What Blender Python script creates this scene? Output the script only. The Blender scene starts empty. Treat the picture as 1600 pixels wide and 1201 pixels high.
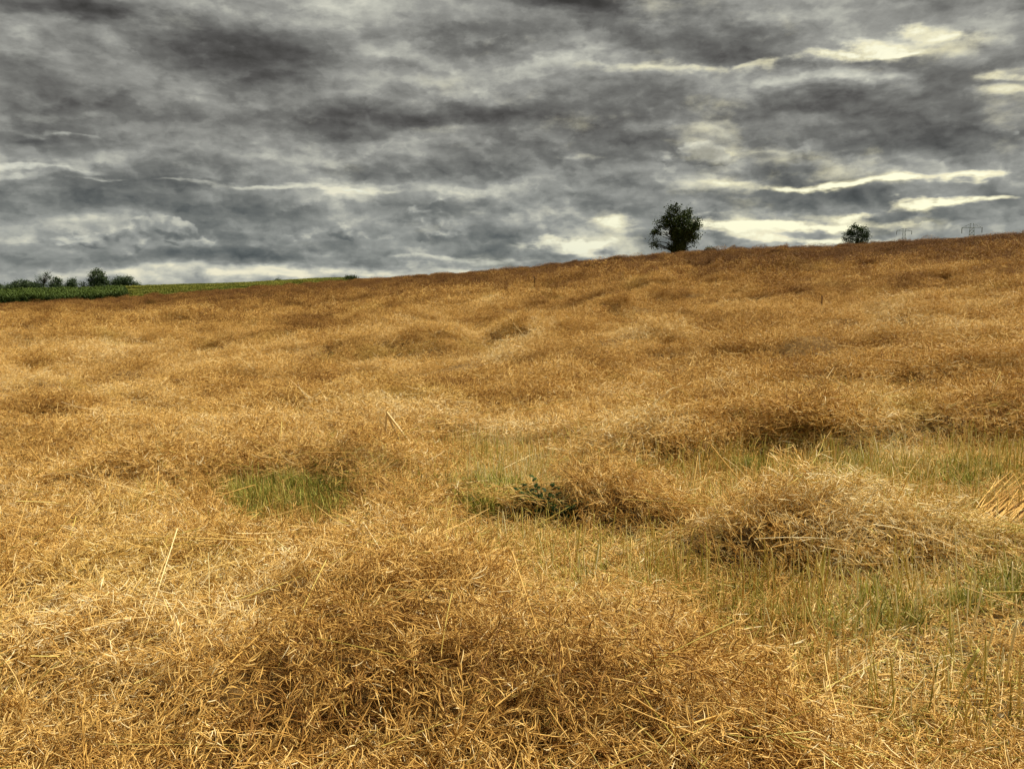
import bpy, math
import numpy as np
from mathutils import Vector, Matrix, Euler

R = math.radians
SC = bpy.context.scene
COL = SC.collection
rng = np.random.default_rng(7)

# ------------------------------------------------------------------ camera
F = 1386.0            # focal length in pixels of a 1600 px wide picture
HZ = 455.0            # row of the true horizon
EYE = 1.9
PITCH = math.atan((600.5 - HZ) / F)
cam = bpy.data.cameras.new('camera')
cam.sensor_width = 36.0
cam.lens = 36.0 * F / 1600.0
cam.clip_start = 0.05
cam.clip_end = 20000
camo = bpy.data.objects.new('camera', cam)
COL.objects.link(camo)
camo.location = (0, 0, EYE)
camo.rotation_euler = (math.pi / 2 - PITCH, 0, 0)
SC.camera = camo

# ------------------------------------------------------------------ exposure, sun
SC.view_settings.view_transform = 'Standard'
SC.view_settings.look = 'None'
SC.view_settings.gamma = 1.0
SC.view_settings.use_curve_mapping = False
EXPO = 2.45
SC.view_settings.exposure = EXPO
SC.cycles.max_bounces = 5
SC.cycles.diffuse_bounces = 3
SC.render.threads_mode = 'AUTO'
SC.cycles.glossy_bounces = 2
SC.cycles.transmission_bounces = 3
SC.cycles.sample_clamp_indirect = 4.0

SUN_EL, SUN_AZ = R(56), R(72)          # azimuth clockwise from the view direction
sl = bpy.data.lights.new('sun', 'SUN')
sl.energy = 1.5
sl.angle = R(10)
sl.color = (1.0, 0.93, 0.8)
so = bpy.data.objects.new('sun', sl)
COL.objects.link(so)
sdir = Vector((math.sin(SUN_AZ) * math.cos(SUN_EL), math.cos(SUN_AZ) * math.cos(SUN_EL), math.sin(SUN_EL)))
so.rotation_euler = sdir.to_track_quat('Z', 'Y').to_euler()
so.location = (60, 60, 90)


# ------------------------------------------------------------------ node expressions
class X:
    """a socket with operators"""
    tree = None

    def __init__(s, sock): s.s = sock

    @staticmethod
    def m(op, *a, clamp=False):
        n = X.tree.nodes.new('ShaderNodeMath')
        n.operation = op
        n.use_clamp = clamp
        for i, v in enumerate(a):
            if isinstance(v, X): X.tree.links.new(v.s, n.inputs[i])
            else: n.inputs[i].default_value = v
        return X(n.outputs[0])

    @staticmethod
    def v(op, *a, out=0):
        n = X.tree.nodes.new('ShaderNodeVectorMath')
        n.operation = op
        for i, v in enumerate(a):
            if isinstance(v, X): X.tree.links.new(v.s, n.inputs[i])
            else: n.inputs[i].default_value = v
        return X(n.outputs[out])

    def __add__(a, b): return X.m('ADD', a, b)
    def __radd__(a, b): return X.m('ADD', b, a)
    def __sub__(a, b): return X.m('SUBTRACT', a, b)
    def __rsub__(a, b): return X.m('SUBTRACT', b, a)
    def __mul__(a, b): return X.m('MULTIPLY', a, b)
    def __rmul__(a, b): return X.m('MULTIPLY', b, a)
    def __truediv__(a, b): return X.m('DIVIDE', a, b)
    def __rtruediv__(a, b): return X.m('DIVIDE', b, a)


def comb(x, y, z):
    n = X.tree.nodes.new('ShaderNodeCombineXYZ')
    for i, v in enumerate((x, y, z)):
        if isinstance(v, X): X.tree.links.new(v.s, n.inputs[i])
        else: n.inputs[i].default_value = v
    return X(n.outputs[0])


def sep(v):
    n = X.tree.nodes.new('ShaderNodeSeparateXYZ')
    X.tree.links.new(v.s, n.inputs[0])
    return [X(o) for o in n.outputs]


def noise(vec, scale, detail=6, rough=0.55, dist=0.0, out='Fac', lac=2.0):
    n = X.tree.nodes.new('ShaderNodeTexNoise')
    X.tree.links.new(vec.s, n.inputs['Vector'])
    n.inputs['Scale'].default_value = scale
    n.inputs['Detail'].default_value = detail
    n.inputs['Roughness'].default_value = rough
    n.inputs['Distortion'].default_value = dist
    n.inputs['Lacunarity'].default_value = lac
    return X(n.outputs[out])


def puffs(vec, scale, detail=2.0):
    n = X.tree.nodes.new('ShaderNodeTexVoronoi')
    n.voronoi_dimensions = '2D'
    n.feature = 'SMOOTH_F1'
    X.tree.links.new(vec.s, n.inputs['Vector'])
    n.inputs['Scale'].default_value = scale
    n.inputs['Detail'].default_value = detail
    n.inputs['Roughness'].default_value = 0.5
    n.inputs['Smoothness'].default_value = 0.35
    return X(n.outputs['Distance'])


def smooth(x, a, b, lo=0.0, hi=1.0):
    n = X.tree.nodes.new('ShaderNodeMapRange')
    n.interpolation_type = 'SMOOTHSTEP'
    X.tree.links.new(x.s, n.inputs['Value'])
    for k, v in (('From Min', a), ('From Max', b), ('To Min', lo), ('To Max', hi)):
        n.inputs[k].default_value = v
    return X(n.outputs[0])


def mixc(f, a, b):
    n = X.tree.nodes.new('ShaderNodeMix')
    n.data_type = 'RGBA'
    for i, v in ((0, f), (6, a), (7, b)):
        if isinstance(v, X): X.tree.links.new(v.s, n.inputs[i])
        elif i == 0: n.inputs[0].default_value = v
        else: n.inputs[i].default_value = (*v, 1)
    return X(n.outputs[2])


def ramp(x, stops):
    n = X.tree.nodes.new('ShaderNodeValToRGB')
    X.tree.links.new(x.s, n.inputs[0])
    el = n.color_ramp.elements
    while len(el) < len(stops): el.new(0.5)
    for e, (p, c) in zip(el, stops):
        e.position = p
        e.color = (*c, 1)
    return X(n.outputs[0])


def lin(v):
    """sRGB 0..255 -> linear"""
    v = v / 255.0
    return v / 12.92 if v <= 0.04045 else ((v + 0.055) / 1.055) ** 2.4


def srgb(r, g, b): return (lin(r), lin(g), lin(b))


# ------------------------------------------------------------------ world: broken overcast
W = bpy.data.worlds.new('World')
SC.world = W
W.use_nodes = True
T = W.node_tree
T.nodes.clear()
X.tree = T
K = 2.0 ** -EXPO                      # cloud tones below are given as seen at the chosen exposure
tc = T.nodes.new('ShaderNodeTexCoord')
d = X(tc.outputs['Generated'])
dx, dy, dz = sep(d)
az = X.m('ARCTAN2', dx, dy) * (180 / math.pi)
el = X.m('ARCSINE', X.m('MAXIMUM', X.m('MINIMUM', dz, 1.0), -1.0)) * (180 / math.pi)
zz = X.m('MAXIMUM', dz, 0.0)
plane = comb(dx / (zz + 0.085), dy / (zz + 0.085), 0.0)       # a flat cloud deck overhead
plane_s = X.v('MULTIPLY', plane, (0.8, 1.0, 1.0))
ang = comb(az, el, 0.0)                                       # degrees on the dome


def pt(u, v):
    """a direction in the view, as azimuth and elevation in degrees"""
    cx, cy = (u - 800) / F, (600.5 - v) / F
    f = np.array([0, math.cos(PITCH), -math.sin(PITCH)])
    up = np.array([0, math.sin(PITCH), math.cos(PITCH)])
    q = f + cx * np.array([1, 0, 0]) + cy * up
    q /= np.linalg.norm(q)
    return math.degrees(math.atan2(q[0], q[1])), math.degrees(math.asin(q[2]))


# warped dome coordinates, so that every cloud has a torn outline
w1 = noise(X.v('MULTIPLY', ang, (0.10, 0.26, 1.0)), 1.0, 5, 0.62, 0.0, out='Color')
w1 = X.v('SUBTRACT', w1, (0.5, 0.5, 0.5))
angw = X.v('MULTIPLY_ADD', w1, (8.5, 3.6, 0.0), ang)
w2 = noise(X.v('MULTIPLY', ang, (0.5, 0.8, 1.0)), 1.0, 4, 0.6, 0.0, out='Color')
w2 = X.v('SUBTRACT', w2, (0.5, 0.5, 0.5))
angf = X.v('MULTIPLY_ADD', w2, (3.4, 2.6, 0.0), ang)
angc = X.v('MULTIPLY_ADD', w2, (2.0, 1.5, 0.0), ang)
DEG = 1 / 24.2                                                # degrees per picture pixel


def blobs(coord, lst):
    acc = None
    for (u, v, rx, ry, amp) in lst:
        a0, e0 = pt(u, v)
        sx, sy = 1 / (rx * DEG), 1 / (ry * DEG)
        q = X.v('MULTIPLY_ADD', coord, (sx, sy, 0.0), (-a0 * sx, -e0 * sy, 0.0))
        r2 = X.v('DOT_PRODUCT', q, q, out=1)
        g = X.m('POWER', 0.36788, r2)
        acc = g * amp if acc is None else X.m('MULTIPLY_ADD', g, amp, acc)
    return acc


# -- clear air and high thin cloud behind everything (bright towards the hidden sun on the right)
sky = T.nodes.new('ShaderNodeTexSky')
sky.sky_type = 'NISHITA'
sky.sun_disc = False
sky.sun_elevation = SUN_EL
sky.sun_rotation = SUN_AZ
sun_side = smooth(az, -40, 25)
glow = mixc(sun_side, srgb(205, 208, 200), srgb(255, 246, 200))
low = smooth(el, -1.0, 5.0)
back = mixc(low, mixc(sun_side, srgb(160, 170, 172), srgb(205, 210, 205)), glow)

# -- the main deck
st = noise(plane_s, 0.62, 6, 0.56, 0.3)
st2 = noise(X.v('MULTIPLY', ang, (0.07, 0.22, 1)), 1.0, 6, 0.55, 0.0)
st3 = noise(X.v('MULTIPLY', ang, (0.19, 0.36, 1)), 1.0, 6, 0.58, 0.0)
st4 = noise(X.v('ADD', X.v('MULTIPLY', angw, (0.09, 0.42, 1)), (7.3, 3.1, 0)), 1.0, 3, 0.5, 0.0)
gaps = blobs(angw, [
    (1285, 84, 40, 6, 0.55), (1338, 70, 22, 11, 0.55), (1375, 80, 26, 5, 0.45), (1402, 34, 24, 10, 0.5), (1440, 48, 30, 5, 0.35), (1565, 112, 50, 9, 0.5), (1190, 97, 150, 7, 0.36),
    (1000, 106, 90, 6, 0.26), (1590, 138, 50, 6, 0.3), (1450, 62, 120, 24, 0.26), (1250, 110, 60, 10, 0.2),
    (1290, 287, 120, 6, 0.68), (1500, 277, 130, 6, 0.55), (1130, 284, 50, 5, 0.36), (1350, 335, 80, 6, 0.65), (1450, 322, 60, 7, 0.42), (1420, 352, 40, 5, 0.5), (1520, 318, 80, 7, 0.6),
    (1110, 361, 60, 7, 0.8), (1215, 352, 80, 6, 0.75), (1310, 350, 60, 5, 0.6), (1180, 372, 60, 5, 0.6), (1080, 345, 60, 5, 0.3), (965, 352, 22, 14, 0.6), (895, 384, 80, 8, 0.85), (1270, 376, 90, 5, 0.6),
    (60, 266, 110, 6, 0.40), (130, 204, 80, 5, 0.34), (30, 282, 60, 7, 0.3), (480, 297, 150, 4, 0.30), (240, 290, 110, 4, 0.24),
    (90, 368, 60, 4, 0.42), (30, 432, 40, 7, 0.36), (440, 424, 40, 5, 0.30), (700, 405, 160, 5, 0.30), (930, 240, 240, 5, 0.16)])
bn = noise(X.v('MULTIPLY', ang, (0.42, 0.62, 1)), 1.0, 5, 0.58)
gaps = gaps * smooth(bn, 0.34, 0.62, 0.60, 1.3)
dens = 0.71 - gaps * 1.0 + (st - 0.5) * 0.6 + (st2 - 0.5) * 0.8 + (st3 - 0.5) * 1.5 + (st4 - 0.5) * 0.7
cover = smooth(dens, -0.1, 0.62)
# thickness tone of the deck
tone = blobs(angw, [
    (400, 80, 150, 30, -0.36), (420, 108, 80, 12, -0.14), (110, 12, 130, 20, -0.34), (870, -6, 110, 18, -0.45), (1310, 158, 95, 15, -0.27),
    (40, 205, 110, 24, -0.26), (560, 185, 280, 22, -0.17), (180, 130, 150, 20, -0.10), (900, 165, 200, 20, -0.16),
    (1400, 225, 330, 30, -0.12), (1050, 215, 220, 22, -0.08), (400, 400, 300, 15, -0.24), (60, 322, 120, 12, -0.14), (400, 350, 100, 14, -0.08),
    (1500, 345, 120, 8, -0.1), (980, 320, 200, 12, -0.06), (1100, 60, 200, 22, -0.10), (60, 60, 90, 16, 0.12),
    (540, 20, 100, 32, 0.26), (250, 24, 70, 24, 0.20), (600, 78, 60, 22, 0.26), (640, 140, 250, 9, 0.10),
    (340, 215, 120, 16, 0.10), (480, 245, 300, 10, 0.12), (700, 290, 250, 10, 0.10), (600, 424, 600, 10, 0.20), (150, 418, 200, 10, 0.14),
    (880, 95, 60, 8, 0.18), (1200, 120, 150, 12, 0.14), (1310, 124, 90, 8, 0.24)])
b1 = 0.51 + tone * 1.2 + (st - 0.5) * 0.55 + (st2 - 0.5) * 0.75 + (st3 - 0.5) * 0.4 + (0.5 - st4) * 0.75
# small relief: the lit edge of each billow, as the same noise shifted towards the sun
def relief(vec, shift, scale, detail, rough):
    a = noise(vec, scale, detail, rough)
    b = noise(X.v('ADD', vec, shift), scale, detail, rough)
    return a - b
rl = relief(X.v('MULTIPLY', ang, (0.11, 0.2, 1.0)), (0.05, 0.13, 0.0), 1.0, 6, 0.58)
rl2 = relief(X.v('MULTIPLY', angf, (0.17, 0.30, 1.0)), (0.07, 0.22, 0.0), 1.0, 4, 0.5)
b1 = b1 + rl * 0.9 + rl2 * 0.85
thin = smooth(dens, 0.25, 0.75, 0.26, 0.0)
b1 = b1 + thin
# -- cumulus towers standing low in front of the deck: heads lit, bases grey
CUM = [(240, 352, 44, 26, 0.95), (290, 366, 28, 18, 1.0), (190, 374, 46, 14, 0.9), (130, 380, 50, 12, 0.8), (345, 380, 50, 11, 0.7),
       (530, 362, 52, 16, 1.0), (465, 372, 40, 10, 0.8), (610, 372, 40, 11, 0.8), (672, 328, 36, 24, 1.0), (735, 345, 40, 20, 0.85), (690, 368, 50, 14, 0.8),
       (1088, 236, 40, 22, 1.1), (1150, 250, 44, 10, 0.85), (1030, 254, 40, 9, 0.8), (1246, 236, 26, 15, 1.05), (1290, 247, 36, 8, 0.85),
       (1575, 212, 30, 12, 0.9), (1135, 386, 44, 9, 1.1), (1440, 340, 26, 14, 0.9), (1485, 350, 50, 8, 0.8)]
cum = blobs(angc, CUM)
heads = blobs(angc, [(u, v - ry * .55, rx * .85, ry * .55, 0.26) for (u, v, rx, ry, a_) in CUM if ry > 8] +
              [(u, v + ry * .7, rx * 1.1, ry * .5, -0.16) for (u, v, rx, ry, a_) in CUM if ry > 13])
vq = X.v('MULTIPLY', angc, (0.40, 0.62, 1.0))
pf = puffs(vq, 1.0)
pf2 = puffs(X.v('ADD', vq, (0.08, 0.20, 0.0)), 1.0)
cd = cum + (bn - 0.5) * 0.7 + (0.36 - pf) * 0.75
cmask = smooth(cd, 0.26, 0.62)
crel = relief(X.v('MULTIPLY', ang, (0.34, 0.46, 1.0)), (0.06, 0.20, 0.0), 1.0, 4, 0.5)
b1 = b1 + cmask * ((0.48 - b1) * 0.6 + crel * 0.5 + (pf2 - pf) * 0.35 + heads * 0.5)
b1 = b1 + (pf2 - pf) * smooth(el, 13, 6, 0.10, 0.22)
cover = X.m('MAXIMUM', cover, cmask * 0.85)
cool = smooth(el, 11, 2)
cA = ramp(b1, [(0.0, srgb(60, 59, 57)), (0.22, srgb(87, 86, 84)), (0.42, srgb(116, 116, 112)), (0.62, srgb(152, 152, 146)), (0.82, srgb(192, 192, 180)), (1.0, srgb(228, 226, 208))])
cB = ramp(b1, [(0.0, srgb(66, 73, 75)), (0.22, srgb(92, 98, 98)), (0.42, srgb(120, 124, 121)), (0.62, srgb(152, 155, 150)), (0.82, srgb(196, 196, 182)), (1.0, srgb(238, 232, 204))])
deck = mixc(cool, cA, cB)
col = mixc(cover, back, deck)

cl = X.v('MULTIPLY', col, (K, K, K))
bg_sky = T.nodes.new('ShaderNodeBackground')
bg_sky.inputs[1].default_value = 0.06
T.links.new(sky.outputs[0], bg_sky.inputs[0])
bg_cloud = T.nodes.new('ShaderNodeBackground')
T.links.new(cl.s, bg_cloud.inputs[0])
bg_cloud.inputs[1].default_value = 1.0
mx = T.nodes.new('ShaderNodeMixShader')
T.links.new(smooth(cover, 0.0, 0.5, 0.9, 1.0).s, mx.inputs[0])
T.links.new(bg_sky.outputs[0], mx.inputs[1])
T.links.new(bg_cloud.outputs[0], mx.inputs[2])
wo = T.nodes.new('ShaderNodeOutputWorld')
T.links.new(mx.outputs[0], wo.inputs[0])
W.cycles.sampling_method = 'MANUAL'
W.cycles.sample_map_resolution = 512

#@@LAND
# ================================================================== numbers: noise, terrain, picture rays
def vnoise(x, y, seed=0):
    xi, yi = np.floor(x).astype(np.int64), np.floor(y).astype(np.int64)
    fx, fy = x - xi, y - yi
    fx = fx * fx * fx * (fx * (fx * 6 - 15) + 10)
    fy = fy * fy * fy * (fy * (fy * 6 - 15) + 10)

    def h(a, b):
        n = (a * 374761393 + b * 668265263 + seed * 1442695041) & 0xFFFFFFFF
        n = ((n ^ (n >> 13)) * 1274126177) & 0xFFFFFFFF
        return ((n ^ (n >> 16)) & 0xFFFF) / 65535.0
    a = h(xi, yi) * (1 - fx) + h(xi + 1, yi) * fx
    b = h(xi, yi + 1) * (1 - fx) + h(xi + 1, yi + 1) * fx
    return (a * (1 - fy) + b * fy) * 2 - 1


def fbm(x, y, seed=0, octv=4, gain=0.5):
    s, a, t = 0, 1.0, 0
    for i in range(octv):
        s = s + a * vnoise(x * 2 ** i + 13.7 * i, y * 2 ** i - 7.1 * i, seed + i)
        t += a
        a *= gain
    return s / t


def sst(x, a, b):
    t = np.clip((x - a) / (b - a), 0, 1)
    return t * t * (3 - 2 * t)


def ray(u, v):
    cx, cy = (u - 800) / F, (600.5 - v) / F
    f = np.array([0, math.cos(PITCH), -math.sin(PITCH)])
    up = np.array([0, math.sin(PITCH), math.cos(PITCH)])
    return f + cx * np.array([1.0, 0, 0]) + cy * up


def tanel(u, v):
    q = ray(u, v)
    return q[2] / math.hypot(q[0], q[1])


def uaz(u, v=430): q = ray(u, v); return math.atan2(q[0], q[1])


# columns of the land: far edge of the stubble field (or its crest), seen at these places
CU = [-500, -200, 0, 190, 380, 545, 770, 1000, 1200, 1400, 1600, 2000, 2300]
CV = [490, 485, 477, 466, 452, 436, 418.5, 396, 384.5, 374, 360, 338, 332]
CD = [118, 122, 130, 145, 150, 150, 130, 115, 105, 100, 95, 90, 90]
CG = [456, 455, 453, 448, 441.5, 434.5]                     # crest of the green field behind, first six columns
def columns():
  global caz, cknot, cz, caz_all, ck_all, cz_all
  caz, cknot, cz = [], [], []
  for i, (u, v, D) in enumerate(zip(CU, CV, CD)):
      s = tanel(u, v)
      zc = EYE + D * s - 0.38 + CFIX[i]
      if i <= 5:
          z2 = EYE + 255 * tanel(u, CG[i]) - 0.35
          z3, z4, zm = z2 - 1.5, z2 - 14, zc * 0.42
      else:
          z2 = zc + (255 - D) * 0.5 * s
          z3 = z2 + 445 * 0.55 * s
          z4 = z3 + 2300 * 0.2 * s
          zm = zc * 0.50
      caz.append(uaz(u, v))
      cknot.append([0, D / 2, D, 255, 700, 3000])
      cz.append([0, zm, zc, z2, z3, z4])
  caz = np.array(caz); cknot = np.array(cknot, float); cz = np.array(cz)
  # close the circle behind the camera: from the right edge round the back to the left edge
  caz_all = np.concatenate([caz, [caz[0] + 2 * math.pi]])
  ck_all = np.vstack([cknot, cknot[:1]])
  cz_all = np.vstack([cz, cz[:1]])


CFIX = [0.0] * len(CU)
columns()


def azinterp(a, vals):
    i = np.clip(np.searchsorted(caz_all, a) - 1, 0, len(caz_all) - 2)
    x0, x1 = caz_all[i], caz_all[i + 1]
    t = (a - x0) / (x1 - x0)
    n = len(caz_all) - 1

    def slope(j):
        jm, jp = np.maximum(j - 1, 0), np.minimum(j + 1, n)
        return (vals[jp] - vals[jm]) / np.maximum(caz_all[jp] - caz_all[jm], 1e-9)
    m0, m1 = slope(i) * (x1 - x0), slope(i + 1) * (x1 - x0)
    return ((2 * t ** 3 - 3 * t ** 2 + 1) * vals[i] + (t ** 3 - 2 * t ** 2 + t) * m0
            + (-2 * t ** 3 + 3 * t ** 2) * vals[i + 1] + (t ** 3 - t ** 2) * m1)


def polar(x, y):
    r = np.hypot(x, y)
    a = np.arctan2(x, y)
    a = np.where(a < caz_all[0], a + 2 * math.pi, a)
    return r, a


def edge_r(x, y):
    """distance at which the stubble field ends, in the direction of (x, y)"""
    r, a = polar(x, y)
    return azinterp(a, ck_all[:, 2])


def land(x, y):
    x, y = np.asarray(x, float), np.asarray(y, float)
    r, a = polar(x, y)
    k = [azinterp(a, ck_all[:, j]) for j in range(6)]
    z = [azinterp(a, cz_all[:, j]) for j in range(6)]
    d = [(z[j + 1] - z[j]) / (k[j + 1] - k[j]) for j in range(5)]
    m = [d[0]]
    for j in range(1, 5):
        hm = np.where(d[j - 1] * d[j] > 0, 2 * d[j - 1] * d[j] / np.where(np.abs(d[j - 1] + d[j]) < 1e-9, 1e-9, d[j - 1] + d[j]), 0)
        m.append(hm)
    m.append(d[4])
    out = z[5] + (r - k[5]) * d[4]
    for j in range(5):
        h = k[j + 1] - k[j]
        t = (r - k[j]) / h
        v = ((2 * t ** 3 - 3 * t ** 2 + 1) * z[j] + (t ** 3 - 2 * t ** 2 + t) * h * m[j]
             + (-2 * t ** 3 + 3 * t ** 2) * z[j + 1] + (t ** 3 - t ** 2) * h * m[j + 1])
        out = np.where((r >= k[j]) & (r < k[j + 1]), v, out)
    near = 0.055 * x + 0.02 * y
    w = sst(r, 5, 32)
    und = fbm(x / 22, y / 13, 5, 2) * 0.30 * sst(r, 10, 40) * (1 - sst(r, 200, 600))
    return near * (1 - w) + out * w + und


def hit(u, v, lift=0.3):
    q = ray(u, v)
    t = 3.0
    for _ in range(60):
        p = q * t + np.array([0, 0, EYE])
        g = land1(p[0], p[1]) + lift
        if p[2] < g + 0.002: break
        t += max((p[2] - g) * 0.8, 0.004)
    return p[0], p[1]


def inpoly(x, y, poly):
    inside = np.zeros(x.shape, bool)
    n = len(poly)
    for i in range(n):
        x0, y0 = poly[i]
        x1, y1 = poly[(i + 1) % n]
        c = ((y0 > y) != (y1 > y))
        with np.errstate(divide='ignore', invalid='ignore'):
            xs = (x1 - x0) * (y - y0) / (y1 - y0 + 1e-12) + x0
        inside ^= c & (x < xs)
    return inside


ZP = [
    [(890, 832), (960, 812), (1040, 800), (1100, 858), (1190, 878), (1320, 884), (1440, 872), (1520, 852), (1620, 830), (1760, 870), (1790, 1110), (1620, 1125), (1480, 1085), (1340, 1060), (1240, 1040), (1160, 1000), (1110, 965), (1050, 945), (1000, 925), (930, 900)],
    [(620, 786), (700, 784), (900, 796), (1000, 806), (1060, 860), (960, 890), (840, 856), (740, 826), (650, 806)],
    [(950, 712), (1060, 706), (1200, 700), (1400, 690), (1650, 690), (1800, 700), (1800, 760), (1600, 752), (1440, 765), (1300, 748), (1180, 762), (1090, 762), (1030, 735)],
    [(640, 686), (760, 680), (900, 690), (930, 702), (820, 706), (760, 712), (690, 722), (650, 705)],
    [(310, 760), (350, 748), (480, 742), (560, 748), (600, 760), (560, 785), (500, 796), (430, 790), (340, 778)],
    [(680, 752), (740, 742), (820, 744), (820, 780), (760, 792), (700, 790)],
    [(815, 752), (870, 748), (915, 762), (905, 796), (850, 802), (818, 790)],
]
def near_map(f, x0=-14, x1=16, y0=0.5, y1=26, st=0.05):
    gx, gy = np.meshgrid(np.arange(x0, x1, st), np.arange(y0, y1, st))
    g = f(gx.ravel(), gy.ravel()).reshape(gx.shape)

    def look(x, y):
        if not (x0 < x < x1 - 2 * st and y0 < y < y1 - 2 * st): return float(f(np.array([x]), np.array([y]))[0])
        a, b = (x - x0) / st, (y - y0) / st
        i, j = int(a), int(b)
        a, b = a - i, b - j
        return (g[j, i] * (1 - a) + g[j, i + 1] * a) * (1 - b) + (g[j + 1, i] * (1 - a) + g[j + 1, i + 1] * a) * b
    return look


land1 = near_map(land, st=0.2)
ZPOLY = [[hit(u, v, 0.42 if v > np.mean([q[1] for q in z]) else 0.06) for u, v in z] for z in ZP]


def stubble(x, y):
    """1 where the cut rape has been lifted off and stubble stands bare, 0 under the lying mat"""
    x, y = np.asarray(x, float), np.asarray(y, float)
    wx = x + fbm(x * 1.3, y * 1.3, 31, 3) * 0.28
    wy = y + fbm(x * 1.3, y * 1.3, 41, 3) * 0.28
    acc = np.zeros(x.shape)
    offs = [(a * r_, b * r_) for r_ in (0.14, 0.3) for a, b in ((1, 0), (.7, .7), (0, 1), (-.7, .7), (-1, 0), (-.7, -.7), (0, -1), (.7, -.7))] + [(0, 0)]
    sel = (np.hypot(x, y) < 22)
    for poly in ZPOLY:
        a = np.zeros(x.shape)
        for ox, oy in offs:
            a[sel] += inpoly(wx[sel] + ox, wy[sel] + oy, poly)
        acc = np.maximum(acc, a / len(offs))
    # a few thin places further out
    n = fbm(x / 3.8, y / 1.6, 77, 3)
    acc = np.maximum(acc, sst(n, 0.40, 0.55) * sst(np.hypot(x, y), 9, 14) * 0.75)
    return acc


MOUNDS = []          # x, y, half width across, half depth, height
for (u, v, rx, ry, h, rot) in [
        (880, 732, 1.05, 0.50, 0.24, -0.10), (780, 722, 0.6, 0.40, 0.15, 0.1), (1010, 752, 0.45, 0.35, 0.12, -0.3),
        (1330, 800, 1.0, 0.6, 0.16, 0.0), (1130, 790, 0.5, 0.35, 0.14, 0.1), (1560, 800, 0.55, 0.42, 0.30, 0.2),
        (700, 905, 0.75, 0.50, 0.10, 0.0), (560, 880, 0.8, 0.45, 0.14, 0.0), (860, 985, 0.6, 0.30, 0.13, -0.2), (250, 860, 0.9, 0.4, 0.16, 0.0),
        (330, 700, 1.2, 0.45, 0.22, 0.0), (560, 690, 1.0, 0.4, 0.16, 0.0), (100, 690, 1.0, 0.4, 0.2, 0.0), (60, 960, .8, .4, .14, 0.0),
        (1200, 650, 1.7, 0.8, 0.20, 0.0), (1000, 655, 1.2, 0.7, 0.15, 0.0), (1480, 650, 1.3, 0.8, 0.18, 0.0), (380, 1000, 0.7, 0.3, 0.14, 0.1), (1420, 1140, .6, .2, .1, 0)]:
    x_, y_ = hit(u, v, 0.45)
    MOUNDS.append((x_, y_, rx, ry, h, rot))


def hollow(x, y): return sst(fbm(x / 3.6, y / 2.8, 21, 3), 0.13, 0.36) * sst(np.hypot(x, y), 7, 15)


def matz(x, y):
    """thickness of the lying mat of cut rape"""
    x, y = np.asarray(x, float), np.asarray(y, float)
    r = np.hypot(x, y)
    st = stubble(x, y)
    ln = fbm(x / 2.6, y / 1.25, 3, 3)
    big = fbm(x / 7.0, y / 3.4, 9, 2)
    pit = fbm(x / 1.9, y / 1.0, 15, 2)
    m = 0.20 + (0.10 + 0.06 * sst(r, 6, 12)) * ln + 0.07 * big
    m = m - (0.07 + 0.08 * sst(r, 6, 10)) * sst(pit, 0.30, 0.55)
    k = sst(r, 7, 22)
    m = m + k * (0.20 + 0.24 * ln + 0.20 * big - 0.22 * hollow(x, y)) - 0.22 * sst(r, 14, 32) * sst(fbm(x / 1.7, y / 1.9, 91, 2), 0.12, 0.5)
    for (mx_, my_, rx, ry, h, rot) in MOUNDS:
        c, s = math.cos(rot), math.sin(rot)
        a, b = (x - mx_) * c + (y - my_) * s, -(x - mx_) * s + (y - my_) * c
        # steeper on the side towards the viewer
        b = np.where(b < 0, b * 1.3, b * 0.8)
        m = m + 0.68 * h * np.exp(-((a / rx) ** 2 + (b / ry) ** 2) ** 1.3)
    m = m * (1 - st) + 0.02 * st
    return np.maximum(m, 0.01) * (1 - sst(r - edge_r(x, y), 2, 6) * (x < -8))


def surf(x, y): return land(x, y) + matz(x, y)


# set the crest of the hill and the field's far edge so that they stand against the sky where they do
def calibrate():
    for it in range(3):
        for i, (u, v, D) in enumerate(zip(CU, CV, CD)):
            rr = np.linspace(25 if i > 5 else D - 4, D + (40 if i > 5 else 0), 160)
            a = caz[i]
            zz_ = np.max([np.mean([surf(rr * math.sin(a + e), rr * math.cos(a + e)) for e in (-.02, -.01, 0, .01, .02)], axis=0)], axis=0)
            e_ = np.max((zz_ + (0.62 if i > 4 else 0.25) - EYE) / rr)
            CFIX[i] += float(tanel(u, v) - e_) * D
        columns()


calibrate()
surf1 = near_map(surf, st=0.04)


def surfn(x, y, f=surf, e=0.09):
    e = e + 0.004 * np.hypot(x, y)
    gx = (f(x + e, y) - f(x - e, y)) / (2 * e)
    gy = (f(x, y + e) - f(x, y - e)) / (2 * e)
    n = np.stack([-gx, -gy, np.ones_like(gx)], 1)
    return n / np.linalg.norm(n, axis=1, keepdims=True)


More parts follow.
